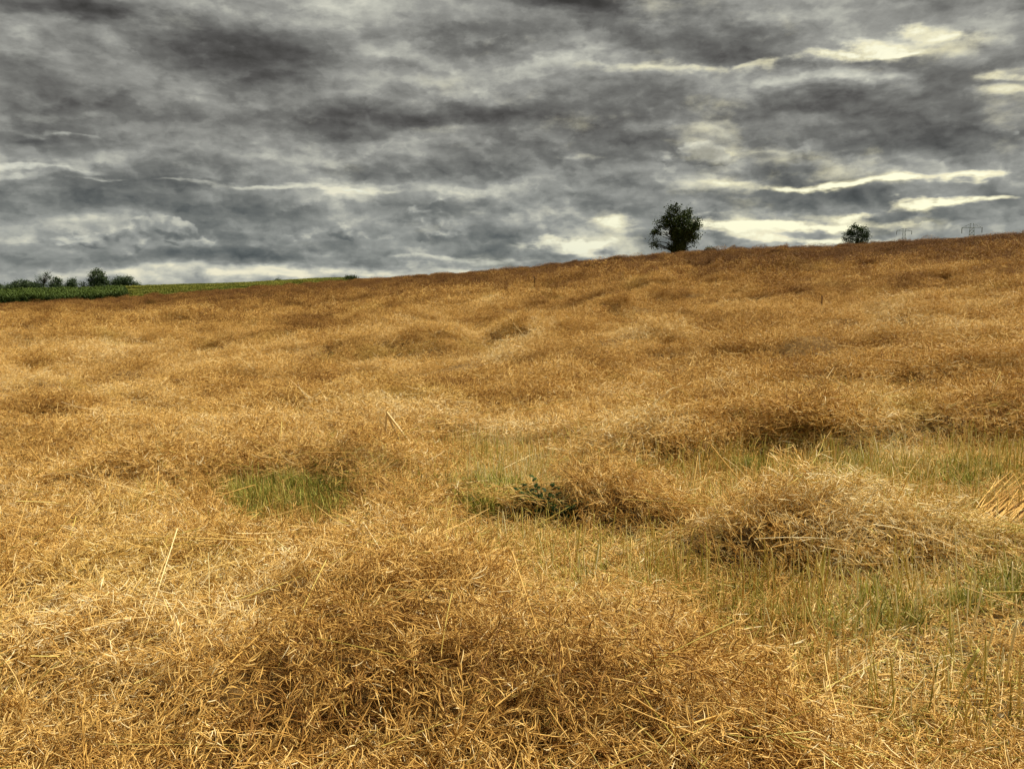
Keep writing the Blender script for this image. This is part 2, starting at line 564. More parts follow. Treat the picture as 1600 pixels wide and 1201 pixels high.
# ================================================================== mesh helpers
def mesh_np(name, verts, faces, mat=None, attrs=None, smooth_=True):
    """faces: (n, k) array or list of such arrays"""
    me = bpy.data.meshes.new(name)
    if not isinstance(faces, list): faces = [faces]
    verts = np.asarray(verts, np.float32)
    me.vertices.add(len(verts))
    me.vertices.foreach_set('co', verts.ravel())
    loops = np.concatenate([f.ravel() for f in faces]).astype(np.int32)
    tot = np.concatenate([np.full(len(f), f.shape[1]) for f in faces]).astype(np.int32)
    start = np.concatenate([[0], np.cumsum(tot)[:-1]]).astype(np.int32)
    me.loops.add(len(loops))
    me.loops.foreach_set('vertex_index', loops)
    me.polygons.add(len(tot))
    me.polygons.foreach_set('loop_start', start)
    me.polygons.foreach_set('loop_total', tot)
    me.polygons.foreach_set('use_smooth', np.full(len(tot), smooth_))
    me.update(calc_edges=True)
    for k, a in (attrs or {}).items():
        at = me.attributes.new(k, 'FLOAT', 'POINT')
        at.data.foreach_set('value', np.asarray(a, np.float32))
    if mat: me.materials.append(mat)
    return me


def tubes(cen, rad, sides=3, twist=None):
    """cen (P,S,3), rad (P,S): P open tubes with pointed look; returns verts, quads"""
    P, S, _ = cen.shape
    tan = np.gradient(cen, axis=1)
    tan /= np.linalg.norm(tan, axis=2, keepdims=True) + 1e-9
    ref = np.where(np.abs(tan[:, :1, 2:3]) > 0.9, np.array([1.0, 0, 0]), np.array([0, 0, 1.0]))
    ref = np.repeat(ref, S, 1)
    a = np.cross(tan, ref); a /= np.linalg.norm(a, axis=2, keepdims=True) + 1e-9
    b = np.cross(tan, a)
    ph = np.arange(sides) / sides * 2 * math.pi
    off = a[:, :, None, :] * np.cos(ph)[None, None, :, None] + b[:, :, None, :] * np.sin(ph)[None, None, :, None]
    v = cen[:, :, None, :] + off * rad[:, :, None, None]
    idx = np.arange(P * S * sides).reshape(P, S, sides)
    q = np.stack([idx[:, :-1, :], np.roll(idx, -1, 2)[:, :-1, :], np.roll(idx, -1, 2)[:, 1:, :], idx[:, 1:, :]], -1)
    return v.reshape(-1, 3), q.reshape(-1, 4)


def ribbons(cen, wid, side):
    """flat leaves: cen (P,S,3), wid (P,S), side (P,3) direction of the width"""
    P, S, _ = cen.shape
    v = np.stack([cen - side[:, None, :] * wid[:, :, None], cen + side[:, None, :] * wid[:, :, None]], 2)
    idx = np.arange(P * S * 2).reshape(P, S, 2)
    q = np.stack([idx[:, :-1, 0], idx[:, :-1, 1], idx[:, 1:, 1], idx[:, 1:, 0]], -1)
    return v.reshape(-1, 3), q.reshape(-1, 4)


class Acc:
    def __init__(s): s.v, s.f, s.a, s.n = [], {}, {}, 0
    def add(s, v, f, **attrs):
        s.f.setdefault(f.shape[1], []).append(f + s.n)
        s.v.append(v)
        for k in set(s.a) | set(attrs):
            if k not in s.a: s.a[k] = [np.zeros(s.n)] if s.n else []
            val = attrs.get(k, 0)
            s.a[k].append(np.broadcast_to(np.asarray(val, float), (len(v),)) if np.ndim(val) == 0 else np.repeat(val, len(v) // len(val)))
        s.n += len(v)
    def mesh(s, name, mat, sm=True):
        return mesh_np(name, np.concatenate(s.v), [np.concatenate(f) for f in s.f.values()], mat,
                       {k: np.concatenate(a) for k, a in s.a.items()}, sm)


def link(name, me, parent=None, **props):
    o = bpy.data.objects.new(name, me)
    COL.objects.link(o)
    if parent: o.parent = parent
    for k, v in props.items(): o[k] = v
    return o


def unit(v): return v / (np.linalg.norm(v, axis=-1, keepdims=True) + 1e-9)


# ================================================================== materials
def material(name):
    m = bpy.data.materials.new(name)
    m.use_nodes = True
    m.node_tree.nodes.clear()
    X.tree = m.node_tree
    o = m.node_tree.nodes.new('ShaderNodeOutputMaterial')
    return m, o


def attr(name, kind='GEOMETRY'):
    n = X.tree.nodes.new('ShaderNodeAttribute')
    n.attribute_type = kind
    n.attribute_name = name
    return X(n.outputs['Fac'])


def objrand(): return X(X.tree.nodes.new('ShaderNodeObjectInfo').outputs['Random'])


def wpos(): return X(X.tree.nodes.new('ShaderNodeNewGeometry').outputs['Position'])


def hsv(c, h=0.5, s=1.0, v=1.0):
    n = X.tree.nodes.new('ShaderNodeHueSaturation')
    for i, q in ((0, h), (1, s), (2, v)):
        if isinstance(q, X): X.tree.links.new(q.s, n.inputs[i])
        else: n.inputs[i].default_value = q
    X.tree.links.new(c.s, n.inputs['Color'])
    return X(n.outputs[0])


def shade(out, color, rough=0.6, spec=0.3, transl=0.0, bump=None, bstr=0.3, bdist=0.01):
    t = X.tree
    b = t.nodes.new('ShaderNodeBsdfPrincipled')
    if isinstance(color, X): t.links.new(color.s, b.inputs['Base Color'])
    else: b.inputs['Base Color'].default_value = (*color, 1)
    b.inputs['Roughness'].default_value = rough
    b.inputs['Specular IOR Level'].default_value = spec
    if bump is not None:
        n = t.nodes.new('ShaderNodeBump')
        n.inputs['Strength'].default_value = bstr
        n.inputs['Distance'].default_value = bdist
        t.links.new(bump.s, n.inputs['Height'])
        t.links.new(n.outputs[0], b.inputs['Normal'])
    s = b.outputs[0]
    if transl:
        tr = t.nodes.new('ShaderNodeBsdfTranslucent')
        if isinstance(color, X): t.links.new(color.s, tr.inputs[0])
        else: tr.inputs[0].default_value = (*color, 1)
        mx_ = t.nodes.new('ShaderNodeMixShader')
        mx_.inputs[0].default_value = transl
        t.links.new(s, mx_.inputs[1])
        t.links.new(tr.outputs[0], mx_.inputs[2])
        s = mx_.outputs[0]
    t.links.new(s, out.inputs[0])


STRAW = [(0.0, (0.19, 0.092, 0.022)), (0.25, (0.44, 0.25, 0.054)), (0.5, (0.69, 0.448, 0.115)), (0.75, (0.83, 0.61, 0.22)), (1.0, (0.90, 0.78, 0.45))]
GREEN = [(0.0, (0.16, 0.14, 0.025)), (0.4, (0.40, 0.38, 0.07)), (0.75, (0.62, 0.59, 0.17)), (1.0, (0.80, 0.74, 0.42))]


def field_tint(p):
    """slow random drift of tone over the field; the hill darkening is painted separately"""
    n = noise(p, 0.16, 3, 0.5)
    n2 = noise(p, 0.62, 4, 0.6)
    return n, n2


m_straw, o_ = material('straw')
p_ = wpos()
n1, n2 = field_tint(p_)
tone = attr('tone')
t_ = tone + (n1 - 0.5) * 0.8 + (n2 - 0.5) * 1.35 + (objrand() - 0.5) * 0.12
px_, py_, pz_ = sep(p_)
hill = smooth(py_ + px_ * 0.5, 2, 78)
t_ = t_ - hill * 0.60  # tonal falloff towards the skyline painted into the straw: darker and browner uphill
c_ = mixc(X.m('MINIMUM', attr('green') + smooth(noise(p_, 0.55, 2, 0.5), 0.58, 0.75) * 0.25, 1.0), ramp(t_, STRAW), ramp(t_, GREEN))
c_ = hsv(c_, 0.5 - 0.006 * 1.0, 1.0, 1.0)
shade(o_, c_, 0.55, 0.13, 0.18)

m_thatch, o_ = material('thatch_ground')
p_ = wpos()
n1, n2 = field_tint(p_)
f1 = noise(p_, 38, 4, 0.65, 1.5)
f2 = noise(p_, 6, 5, 0.6, 0.5)
mt, gr, tl = attr('mat'), attr('greenfield'), attr('yellowing')
litter = ramp(f1 * 0.7 + f2 * 0.3, [(0.3, (0.06, 0.036, 0.014)), (0.5, (0.17, 0.10, 0.032)), (0.7, (0.36, 0.23, 0.08))])
soil = ramp(f1 * 0.5 + f2 * 0.5, [(0.3, (0.04, 0.03, 0.017)), (0.5, (0.11, 0.08, 0.035)), (0.72, (0.26, 0.19, 0.09))])
leaf = ramp(noise(p_, 1.2, 5, 0.7), [(0.3, (0.022, 0.045, 0.010)), (0.6, (0.05, 0.085, 0.018))])
c_ = mixc(gr, mixc(mt, soil, litter), leaf)
shade(o_, c_, 0.9, 0.1, 0, f1, 0.6, 0.02)


def leafmat(name, stops, transl=0.25, rough=0.65, spec=0.12, sc=0.5):
    m, o = material(name)
    t = attr('tone') + (noise(wpos(), sc, 3, 0.5) - 0.5) * 0.5 + (objrand() - 0.5) * 0.15
    shade(m.node_tree.nodes['Material Output'] if 'Material Output' in m.node_tree.nodes else o, ramp(t, stops), rough, spec, transl)
    return m


m_grass = leafmat('green_grass', [(0, (0.06, 0.065, 0.010)), (0.5, (0.21, 0.205, 0.03)), (1, (0.48, 0.45, 0.10))], sc=1.5)
m_weed = leafmat('weed_leaf', [(0, (0.008, 0.016, 0.003)), (0.5, (0.022, 0.042, 0.006)), (1, (0.07, 0.10, 0.018))], sc=2)
m_crop = leafmat('tall_crop_leaf', [(0, (0.008, 0.014, 0.003)), (0.5, (0.026, 0.045, 0.007)), (1, (0.085, 0.12, 0.018))], transl=0.12, sc=.1)
m_beet = leafmat('low_crop_leaf', [(0, (0.025, 0.035, 0.005)), (0.5, (0.085, 0.10, 0.013)), (1, (0.28, 0.25, 0.04))], sc=.06)
m_tree = leafmat('tree_leaf', [(0, (0.012, 0.022, 0.007)), (0.5, (0.035, 0.055, 0.014)), (1, (0.085, 0.11, 0.030))], transl=0.2, sc=.6)
m_farleaf = leafmat('far_tree_leaf', [(0, (0.022, 0.040, 0.018)), (0.5, (0.05, 0.075, 0.032)), (1, (0.09, 0.12, 0.05))], transl=0.2, sc=.3)  # paler, bluer than the near leaves: slight distance haze painted into the colour
m_bark, o_ = material('bark')
shade(o_, ramp(noise(wpos(), 6, 5, 0.6), [(0.3, (0.03, 0.023, 0.016)), (0.7, (0.09, 0.07, 0.05))]), 0.9, 0.1)
m_steel, o_ = material('galvanised_steel')
shade(o_, ramp(noise(wpos(), 2, 3), [(0.3, (0.22, 0.225, 0.22)), (0.7, (0.34, 0.34, 0.33))]), 0.6, 0.4)
m_glass, o_ = material('insulator_glass')
shade(o_, (0.16, 0.14, 0.12), 0.3, 0.5)
m_dock, o_ = material('dry_dock_stem')
shade(o_, ramp(attr('tone'), [(0, (0.04, 0.018, 0.010)), (1, (0.14, 0.06, 0.025))]), 0.8, 0.2)

# ================================================================== ground, one sheet to the horizon
ra = [0.0]
while ra[-1] < 9000:
    r_ = ra[-1]
    ra.append(r_ + max(0.07, 0.0125 * r_ if r_ < 400 else 0.03 * r_))
ra = np.array(ra[1:])
fr = np.arange(-46, 46.01, 0.26)
bk = np.arange(46 + 2.5, 360 - 46 - 1, 2.5)
aa = np.radians(np.concatenate([fr, bk]))
A, Rr = np.meshgrid(aa, ra)
gx_, gy_ = (Rr * np.sin(A)).ravel(), (Rr * np.cos(A)).ravel()
mz = matz(gx_, gy_) * (1 - sst(Rr.ravel(), 165, 200))
stv = stubble(gx_, gy_)
er = edge_r(gx_, gy_)
green_side = (gx_ < np.tan(caz[5]) * gy_ + 1.0) & (Rr.ravel() > er - 0.5)
far_green = (Rr.ravel() > 175)
gz_ = land(gx_, gy_) + np.where(green_side, 0.0, np.maximum(mz - 0.05, 0.0))
nA, nR = len(aa), len(ra)
idx = np.arange(nA * nR).reshape(nR, nA)
nx_ = np.roll(idx, -1, 1)
quads = np.stack([idx[:-1], idx[1:], nx_[1:], nx_[:-1]], -1).reshape(-1, 4)
tri = np.stack([np.full(nA, nA * nR), idx[0], nx_[0]], -1)
vv = np.concatenate([np.stack([gx_, gy_, gz_], 1), [[0, 0, float(surf(np.array([0.01]), np.array([0.01]))[0]) - .05]]])
gm = mesh_np('ground', vv, [quads, tri], m_thatch, {
    'mat': np.append(1 - stv, 1), 'greenfield': np.append((green_side | far_green).astype(float), 0), 'yellowing': np.zeros(len(vv))})
# make sure the sheet faces up
if gm.polygons[0].normal.z < 0: gm.flip_normals()
link('ground', gm, kind='structure')


# ================================================================== tufts of lying rape (pods on branching stems)
def bend(p0, dirn, length, S, curl, axis):
    """P curved lines: start, direction, length, curl angle about axis (rotating dirn towards axis)"""
    t = np.linspace(0, 1, S)
    ang_ = curl[:, None] * t[None, :]
    dd = dirn[:, None, :] * np.cos(ang_)[..., None] + axis[:, None, :] * np.sin(ang_)[..., None]
    step = (length / (S - 1))[:, None, None] * dd
    c = np.cumsum(step, axis=1) - step
    return p0[:, None, :] + c


def perp(v, g):
    q = g.normal(size=v.shape)
    q -= (q * v).sum(1, keepdims=True) * v
    return unit(q)


def rape_tuft(seed, R0=0.40, nr=30, npod=19, thick=1.0):
    g = np.random.default_rng(seed)
    acc = Acc()
    rr = R0 * np.sqrt(g.random(nr)); ph = g.random(nr) * 2 * math.pi
    p0 = np.stack([rr * np.cos(ph), rr * np.sin(ph), g.uniform(-0.07, 0.05, nr)], 1)
    yaw = g.random(nr) * 2 * math.pi
    pit = np.radians(g.normal(9, 17, nr))
    dirn = np.stack([np.cos(yaw) * np.cos(pit), np.sin(yaw) * np.cos(pit), np.sin(pit)], 1)
    L = g.uniform(0.22, 0.5, nr)
    p0 -= dirn * L[:, None] * 0.5 * np.array([1, 1, 0.3])
    S = 7
    stem = bend(p0, dirn, L, S, g.normal(0, 0.5, nr), perp(dirn, g))
    stem[:, :, 2] -= np.linspace(0, 1, S)[None, :] ** 2 * 0.05
    base = g.normal(0.46, 0.13, nr)
    v, f = tubes(stem, np.linspace(1.9, 0.9, S)[None, :] * 0.001 * thick * g.uniform(0.8, 1.6, (nr, 1)), 3)
    acc.add(v, f, tone=base - 0.06, green=0.0)
    # pods
    k = nr * npod
    ri = np.repeat(np.arange(nr), npod)
    t = np.tile(np.linspace(0.18, 1.0, npod), nr) + g.normal(0, 0.02, k)
    t = np.clip(t, 0, 0.999) * (S - 1)
    i0 = np.minimum(t.astype(int), S - 2); fr_ = (t - i0)[:, None]
    pp = stem[ri, i0] * (1 - fr_) + stem[ri, i0 + 1] * fr_
    sd = unit(stem[ri, i0 + 1] - stem[ri, i0])
    q = perp(sd, g)
    th = g.uniform(0.5, 1.25, k)[:, None]
    pd = unit(sd * np.cos(th) + q * np.sin(th))
    Lp = g.uniform(0.044, 0.086, k)
    cv = bend(pp, pd, Lp, 5, g.normal(0.6, 0.6, k), unit(sd - pd * (sd * pd).sum(1, keepdims=True)))
    prof = np.array([0.35, 0.95, 1.0, 0.85, 0.12])
    v, f = tubes(cv, prof[None, :] * (g.uniform(1.6, 2.6, k) * 0.001 * thick)[:, None], 3)
    acc.add(v, f, tone=base[ri] + g.normal(0.06, 0.16, k) + (g.random(k) < 0.06) * 0.3, green=0.0)
    # loose pods, husks and a few long stalks lying through the tuft
    k = 200
    p = np.stack([g.uniform(-R0, R0, k), g.uniform(-R0, R0, k), g.uniform(-0.06, 0.075, k)], 1)
    yaw = g.random(k) * 2 * math.pi; pit = np.radians(g.normal(5, 30, k))
    dd = np.stack([np.cos(yaw) * np.cos(pit), np.sin(yaw) * np.cos(pit), np.sin(pit)], 1)
    cv = bend(p, dd, g.uniform(0.03, 0.09, k), 5, g.normal(0, 0.8, k), perp(dd, g))
    v, f = tubes(cv, prof[None, :] * (g.uniform(1.4, 2.6, k) * 0.001 * thick)[:, None], 3)
    acc.add(v, f, tone=g.normal(0.55, 0.2, k), green=0.0)
    k = 6
    p = np.stack([g.uniform(-R0, R0, k), g.uniform(-R0, R0, k), g.uniform(-0.04, 0.06, k)], 1)
    yaw = g.random(k) * 2 * math.pi; pit = np.radians(g.normal(3, 9, k))
    dd = np.stack([np.cos(yaw) * np.cos(pit), np.sin(yaw) * np.cos(pit), np.sin(pit)], 1)
    Ls = g.uniform(0.35, 0.9, k)
    cv = bend(p - dd * Ls[:, None] / 2, dd, Ls, 7, g.normal(0, 0.35, k), perp(dd, g))
    v, f = tubes(cv, np.linspace(1, 0.5, 7)[None, :] * (g.uniform(1.8, 3.6, k) * 0.001)[:, None], 4)
    acc.add(v, f, tone=g.normal(0.55, 0.12, k), green=(g.random(k) < 0.15) * 0.6)
    return acc.mesh('rape_tuft', m_straw)


def pod_tuft(seed, R0, k, lo, hi, r0, S, hz, pitch=28, upright=0.0, green=0.0):
    g = np.random.default_rng(seed)
    acc = Acc()
    rr = R0 * np.sqrt(g.random(k)); ph = g.random(k) * 2 * math.pi
    p = np.stack([rr * np.cos(ph), rr * np.sin(ph), g.uniform(-hz, hz, k)], 1)
    yaw = g.random(k) * 2 * math.pi
    pit = np.radians(g.normal(6, pitch, k) + (g.random(k) < upright) * g.uniform(30, 80, k))
    dd = np.stack([np.cos(yaw) * np.cos(pit), np.sin(yaw) * np.cos(pit), np.sin(pit)], 1)
    L = g.uniform(lo, hi, k)
    cv = bend(p, dd, L, S, g.normal(0, 0.7, k), perp(dd, g))
    prof = {2: np.array([1, 0.45]), 3: np.array([0.7, 1, 0.25]), 4: np.array([0.5, 1, 0.95, 0.15])}[S]
    v, f = tubes(cv, prof[None, :] * (g.uniform(0.7, 1.3, k) * r0)[:, None], 3)
    acc.add(v, f, tone=g.normal(0.52, 0.19, k), green=(g.random(k) < green) * 0.8)
    k2 = max(3, k // 120)
    p = np.stack([g.uniform(-R0, R0, k2), g.uniform(-R0, R0, k2), g.uniform(0, hz, k2)], 1)
    yaw = g.random(k2) * 2 * math.pi; pit = np.radians(g.normal(5, 14, k2))
    dd = np.stack([np.cos(yaw) * np.cos(pit), np.sin(yaw) * np.cos(pit), np.sin(pit)], 1)
    Ls = g.uniform(2.0, 4.0, k2) * hi
    cv = bend(p - dd * Ls[:, None] / 2, dd, Ls, 5, g.normal(0, 0.5, k2), perp(dd, g))
    v, f = tubes(cv, np.linspace(1, 0.5, 5)[None, :] * np.full((k2, 1), r0 * 1.1), 3)
    acc.add(v, f, tone=g.normal(0.68, 0.12, k2), green=0.0)
    return acc.mesh('pod_tuft', m_straw)


def stubble_tuft(seed, R0=0.42, k=26, h=(0.13, 0.29)):
    g = np.random.default_rng(seed)
    acc = Acc()
    rr = R0 * np.sqrt(g.random(k)); ph = g.random(k) * 2 * math.pi
    p = np.stack([rr * np.cos(ph), rr * np.sin(ph), np.full(k, -0.02)], 1)
    dd = unit(np.stack([g.normal(0, 0.13, k), g.normal(0, 0.13, k), np.ones(k)], 1))
    cv = bend(p, dd, g.uniform(*h, k), 5, g.normal(0, 0.12, k), perp(dd, g))
    v, f = tubes(cv, np.array([1.25, 1.0, 0.95, 0.9, 0.85])[None, :] * (g.uniform(1.6, 3.9, k) * 0.001)[:, None], 5)
    acc.add(v, f, tone=g.normal(0.66, 0.2, k), green=np.clip(g.normal(0.62, 0.35, k), 0, 1))
    # side branches
    k3 = 16
    ii = g.integers(0, k, k3); jj = g.integers(2, 5, k3)
    q = cv[ii, jj]
    dd = unit(np.stack([g.normal(0, 0.6, k3), g.normal(0, 0.6, k3), np.ones(k3)], 1))
    cb_ = bend(q, dd, g.uniform(0.05, 0.15, k3), 4, g.normal(0, 0.5, k3), perp(dd, g))
    v, f = tubes(cb_, np.linspace(1, 0.5, 4)[None, :] * np.full((k3, 1), 0.0012), 3)
    acc.add(v, f, tone=g.normal(0.6, 0.15, k3), green=0.5)
    return acc.mesh('stubble_tuft', m_straw)


def grass_tuft(seed, R0=0.16, k=90, h=(0.08, 0.26), w=0.0028, mat=None, droop=1.0):
    g = np.random.default_rng(seed)
    acc = Acc()
    rr = R0 * np.sqrt(g.random(k)); ph = g.random(k) * 2 * math.pi
    p = np.stack([rr * np.cos(ph), rr * np.sin(ph), np.full(k, -0.01)], 1)
    dd = unit(np.stack([g.normal(0, 0.4, k), g.normal(0, 0.4, k), np.ones(k)], 1))
    out_ = unit(np.stack([dd[:, 0], dd[:, 1], np.full(k, -0.5)], 1))
    cv = bend(p, dd, g.uniform(*h, k), 5, np.abs(g.normal(0.5, 0.5, k)) * droop, out_)
    sd = unit(np.cross(dd, out_))
    v, f = ribbons(cv, np.array([0.8, 1, 0.9, 0.6, 0.08])[None, :] * w * g.uniform(0.7, 1.4, (k, 1)), sd)
    acc.add(v, f, tone=g.normal(0.5, 0.22, k))
    return acc.mesh('grass_tuft', mat or m_grass)


def leafy_tuft(seed, R0, k, h, lw, ll, mat, seg=4, stalks=True):
    """upright plants with arching leaves"""
    g = np.random.default_rng(seed)
    acc = Acc()
    for _ in range(k):
        a, r_ = g.random() * 6.283, R0 * math.sqrt(g.random())
        bx, by = r_ * math.cos(a), r_ * math.sin(a)
        H = h * g.uniform(0.85, 1.1)
        n = 9
        zf = np.linspace(0.12, 1.0, n)
        p = np.stack([np.full(n, bx), np.full(n, by), zf * H], 1)
        ya = g.random() * 6.28 + np.arange(n) * 2.6 + g.normal(0, 0.3, n)
        dd = unit(np.stack([np.cos(ya) * 0.8, np.sin(ya) * 0.8, np.full(n, 1.0)], 1))
        dn = unit(np.stack([np.cos(ya), np.sin(ya), np.full(n, -1.2)], 1))
        cv = bend(p, dd, np.full(n, ll) * g.uniform(0.7, 1.2, n), seg, g.uniform(0.7, 1.5, n), dn)
        sd = np.stack([-np.sin(ya), np.cos(ya), np.zeros(n)], 1)
        v, f = ribbons(cv, np.array([0.6, 1, 0.8, 0.1])[None, :] * lw, sd)
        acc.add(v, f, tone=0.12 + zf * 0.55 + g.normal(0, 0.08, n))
        if stalks:
            st_ = np.array([[[bx, by, 0], [bx, by, H * 0.6], [bx, by, H * 1.08]]])
            v, f = tubes(st_, np.array([[0.014, 0.012, 0.006]]), 3)
            acc.add(v, f, tone=0.35)
    return acc.mesh('crop_plants', mat)


def lib(name, meshes):
    c = bpy.data.collections.new(name)
    for i, me in enumerate(meshes):
        c.objects.link(bpy.data.objects.new('%s_%02d' % (name, i), me))
    return c


def scatter(name, lib_, nvar, pts, eul, scl, label=None, idx=None, **props):
    """one object: every point carries an instance of one of the tuft meshes"""
    n = len(pts)
    me = bpy.data.meshes.new(name)
    me.vertices.add(n)
    me.vertices.foreach_set('co', np.asarray(pts, np.float32).ravel())
    me.attributes.new('rot', 'FLOAT_VECTOR', 'POINT').data.foreach_set('vector', np.asarray(eul, np.float32).ravel())
    scl = np.asarray(scl, float)
    if scl.ndim == 1: scl = np.repeat(scl[:, None], 3, 1)
    me.attributes.new('scl', 'FLOAT_VECTOR', 'POINT').data.foreach_set('vector', scl.astype(np.float32).ravel())
    if idx is None: idx = rng.integers(0, nvar, n)
    me.attributes.new('pick', 'INT', 'POINT').data.foreach_set('value', np.asarray(idx, np.int32))
    o = link(name, me, kind='stuff', **props)
    if label: o['label'] = label
    ng = bpy.data.node_groups.new(name, 'GeometryNodeTree')
    ng.interface.new_socket('Geometry', in_out='INPUT', socket_type='NodeSocketGeometry')
    ng.interface.new_socket('Geometry', in_out='OUTPUT', socket_type='NodeSocketGeometry')
    N, Lk = ng.nodes, ng.links
    gi, go = N.new('NodeGroupInput'), N.new('NodeGroupOutput')
    ci = N.new('GeometryNodeCollectionInfo')
    ci.inputs[0].default_value = lib_
    ci.inputs[1].default_value = True
    ip = N.new('GeometryNodeInstanceOnPoints')
    Lk.new(gi.outputs[0], ip.inputs['Points'])
    Lk.new(ci.outputs[0], ip.inputs['Instance'])
    ip.inputs['Pick Instance'].default_value = True

    def na(nm, typ):
        q = N.new('GeometryNodeInputNamedAttribute')
        q.data_type = typ
        q.inputs[0].default_value = nm
        return q.outputs[0]
    Lk.new(na('pick', 'INT'), ip.inputs['Instance Index'])
    e2r = N.new('FunctionNodeEulerToRotation')
    Lk.new(na('rot', 'FLOAT_VECTOR'), e2r.inputs[0])
    Lk.new(e2r.outputs[0], ip.inputs['Rotation'])
    Lk.new(na('scl', 'FLOAT_VECTOR'), ip.inputs['Scale'])
    Lk.new(ip.outputs[0], go.inputs[0])
    o.modifiers.new('tufts', 'NODES').node_group = ng
    return o


def eulers(nrm, yaw):
    """Euler XYZ angles that turn z onto nrm after a spin by yaw"""
    n = len(nrm)
    z = nrm
    x0 = np.stack([np.cos(yaw), np.sin(yaw), np.zeros(n)], 1)
    x = unit(x0 - z * (x0 * z).sum(1, keepdims=True))
    y = np.cross(z, x)
    ex = np.arctan2(y[:, 2], z[:, 2])
    ey = np.arcsin(np.clip(-x[:, 2], -1, 1))
    ez = np.arctan2(x[:, 1], x[:, 0])
    return np.stack([ex, ey, ez], 1)


def fan(r0, r1, dens, half=42.0):
    """random points of even density between two radii, within half degrees of the view direction"""
    area = math.radians(2 * half) / 2 * (r1 ** 2 - r0 ** 2)
    n = int(area * dens)
    r = np.sqrt(rng.uniform(r0 ** 2, r1 ** 2, n))
    a = np.radians(rng.uniform(-half, half, n))
    return r * np.sin(a), r * np.cos(a)


#@@FIELD
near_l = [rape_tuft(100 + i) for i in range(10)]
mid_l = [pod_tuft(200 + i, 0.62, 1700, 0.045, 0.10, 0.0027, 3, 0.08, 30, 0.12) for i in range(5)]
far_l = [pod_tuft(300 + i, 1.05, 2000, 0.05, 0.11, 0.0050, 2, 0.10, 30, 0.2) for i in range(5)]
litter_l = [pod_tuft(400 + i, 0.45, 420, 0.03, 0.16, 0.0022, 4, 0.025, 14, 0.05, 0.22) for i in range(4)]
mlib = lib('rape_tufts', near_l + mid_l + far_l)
P_, E_, S_, I_ = [], [], [], []


def lay(x, y, keep, zoff, smin, smax, lo, hi, tilt):
    x, y = x[keep], y[keep]
    z = surf(x, y) + rng.uniform(zoff[0], zoff[1], len(x))
    nr = surfn(x, y)
    nr = unit(nr + rng.normal(0, tilt, nr.shape) * np.array([1, 1, 0]))
    P_.append(np.stack([x, y, z], 1)); E_.append(eulers(nr, rng.random(len(x)) * 6.283))
    S_.append(rng.uniform(smin, smax, len(x))); I_.append(rng.integers(lo, hi, len(x)))


x, y = fan(1.3, 10.5, 22, 50)
lay(x, y, rng.random(len(x)) > stubble(x, y) * 0.95, (-0.07, 0.02), 0.8, 1.2, 0, 10, 0.16)
x, y = fan(8.5, 34, 5.0)
lay(x, y, rng.random(len(x)) > np.maximum(stubble(x, y) * 1.1, 0.6 * hollow(x, y)), (-0.05, 0.03), 0.85, 1.25, 10, 15, 0.12)
x, y = fan(31, 165, 2.1, 40)
r_, e_ = np.hypot(x, y), edge_r(x, y)
keep = (rng.random(len(x)) > 0.8 * np.maximum(0.6 * hollow(x, y), sst(fbm(x / 1.7, y / 1.9, 91, 2), 0.12, 0.42))) & (r_ < np.where(x < np.tan(caz[5]) * y + 1.0, e_ - 1.0, e_ + 34)) & (rng.random(len(x)) > stubble(x, y) * 0.6)
lay(x, y, keep, (-0.08, 0.05), 0.8, 1.3, 15, 20, 0.07)
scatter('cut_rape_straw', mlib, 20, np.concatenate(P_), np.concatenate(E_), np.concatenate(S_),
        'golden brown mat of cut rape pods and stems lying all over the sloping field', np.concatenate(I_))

# litter between the stubble
x, y = fan(1.5, 24, 19)
k = rng.random(len(x)) < stubble(x, y)
x, y = x[k], y[k]
scatter('straw_litter', lib('litter', litter_l), 4, np.stack([x, y, surf(x, y) + 0.015], 1), eulers(surfn(x, y), rng.random(len(x)) * 6.28), rng.uniform(0.8, 1.2, len(x)),
        'thin scattered straw and pods on the bare strips between the stubble')
# stubble
x, y = fan(1.5, 24, 7.0)
k = rng.random(len(x)) < np.maximum((stubble(x, y) * 1.2 - 0.1) * (0.35 + 0.65 * sst(fbm(x * 1.6, y * 1.6, 61, 2), -0.3, 0.3)), 0.05 * (np.hypot(x, y) > 7))
x, y = x[k], y[k]
scatter('rape_stubble', lib('stubble', [stubble_tuft(500 + i) for i in range(8)]), 8, np.stack([x, y, land(x, y)], 1), eulers(np.tile([0, 0, 1.0], (len(x), 1)), rng.random(len(x)) * 6.28),
        rng.uniform(0.85, 1.25, len(x)), 'standing greenish stubble of cut rape stems on the bare strips')


# green grass regrowth
def patch(polys, dens, rmax=16):
    x, y = fan(2.0, rmax, dens)
    k = np.zeros(len(x), bool)
    for p, pr in polys:
        pl = [hit(u, v, 0.1) for u, v in p]
        k |= inpoly(x + rng.normal(0, 0.06, len(x)), y + rng.normal(0, 0.08, len(x)), pl) & (rng.random(len(x)) < pr)
    return x[k], y[k]


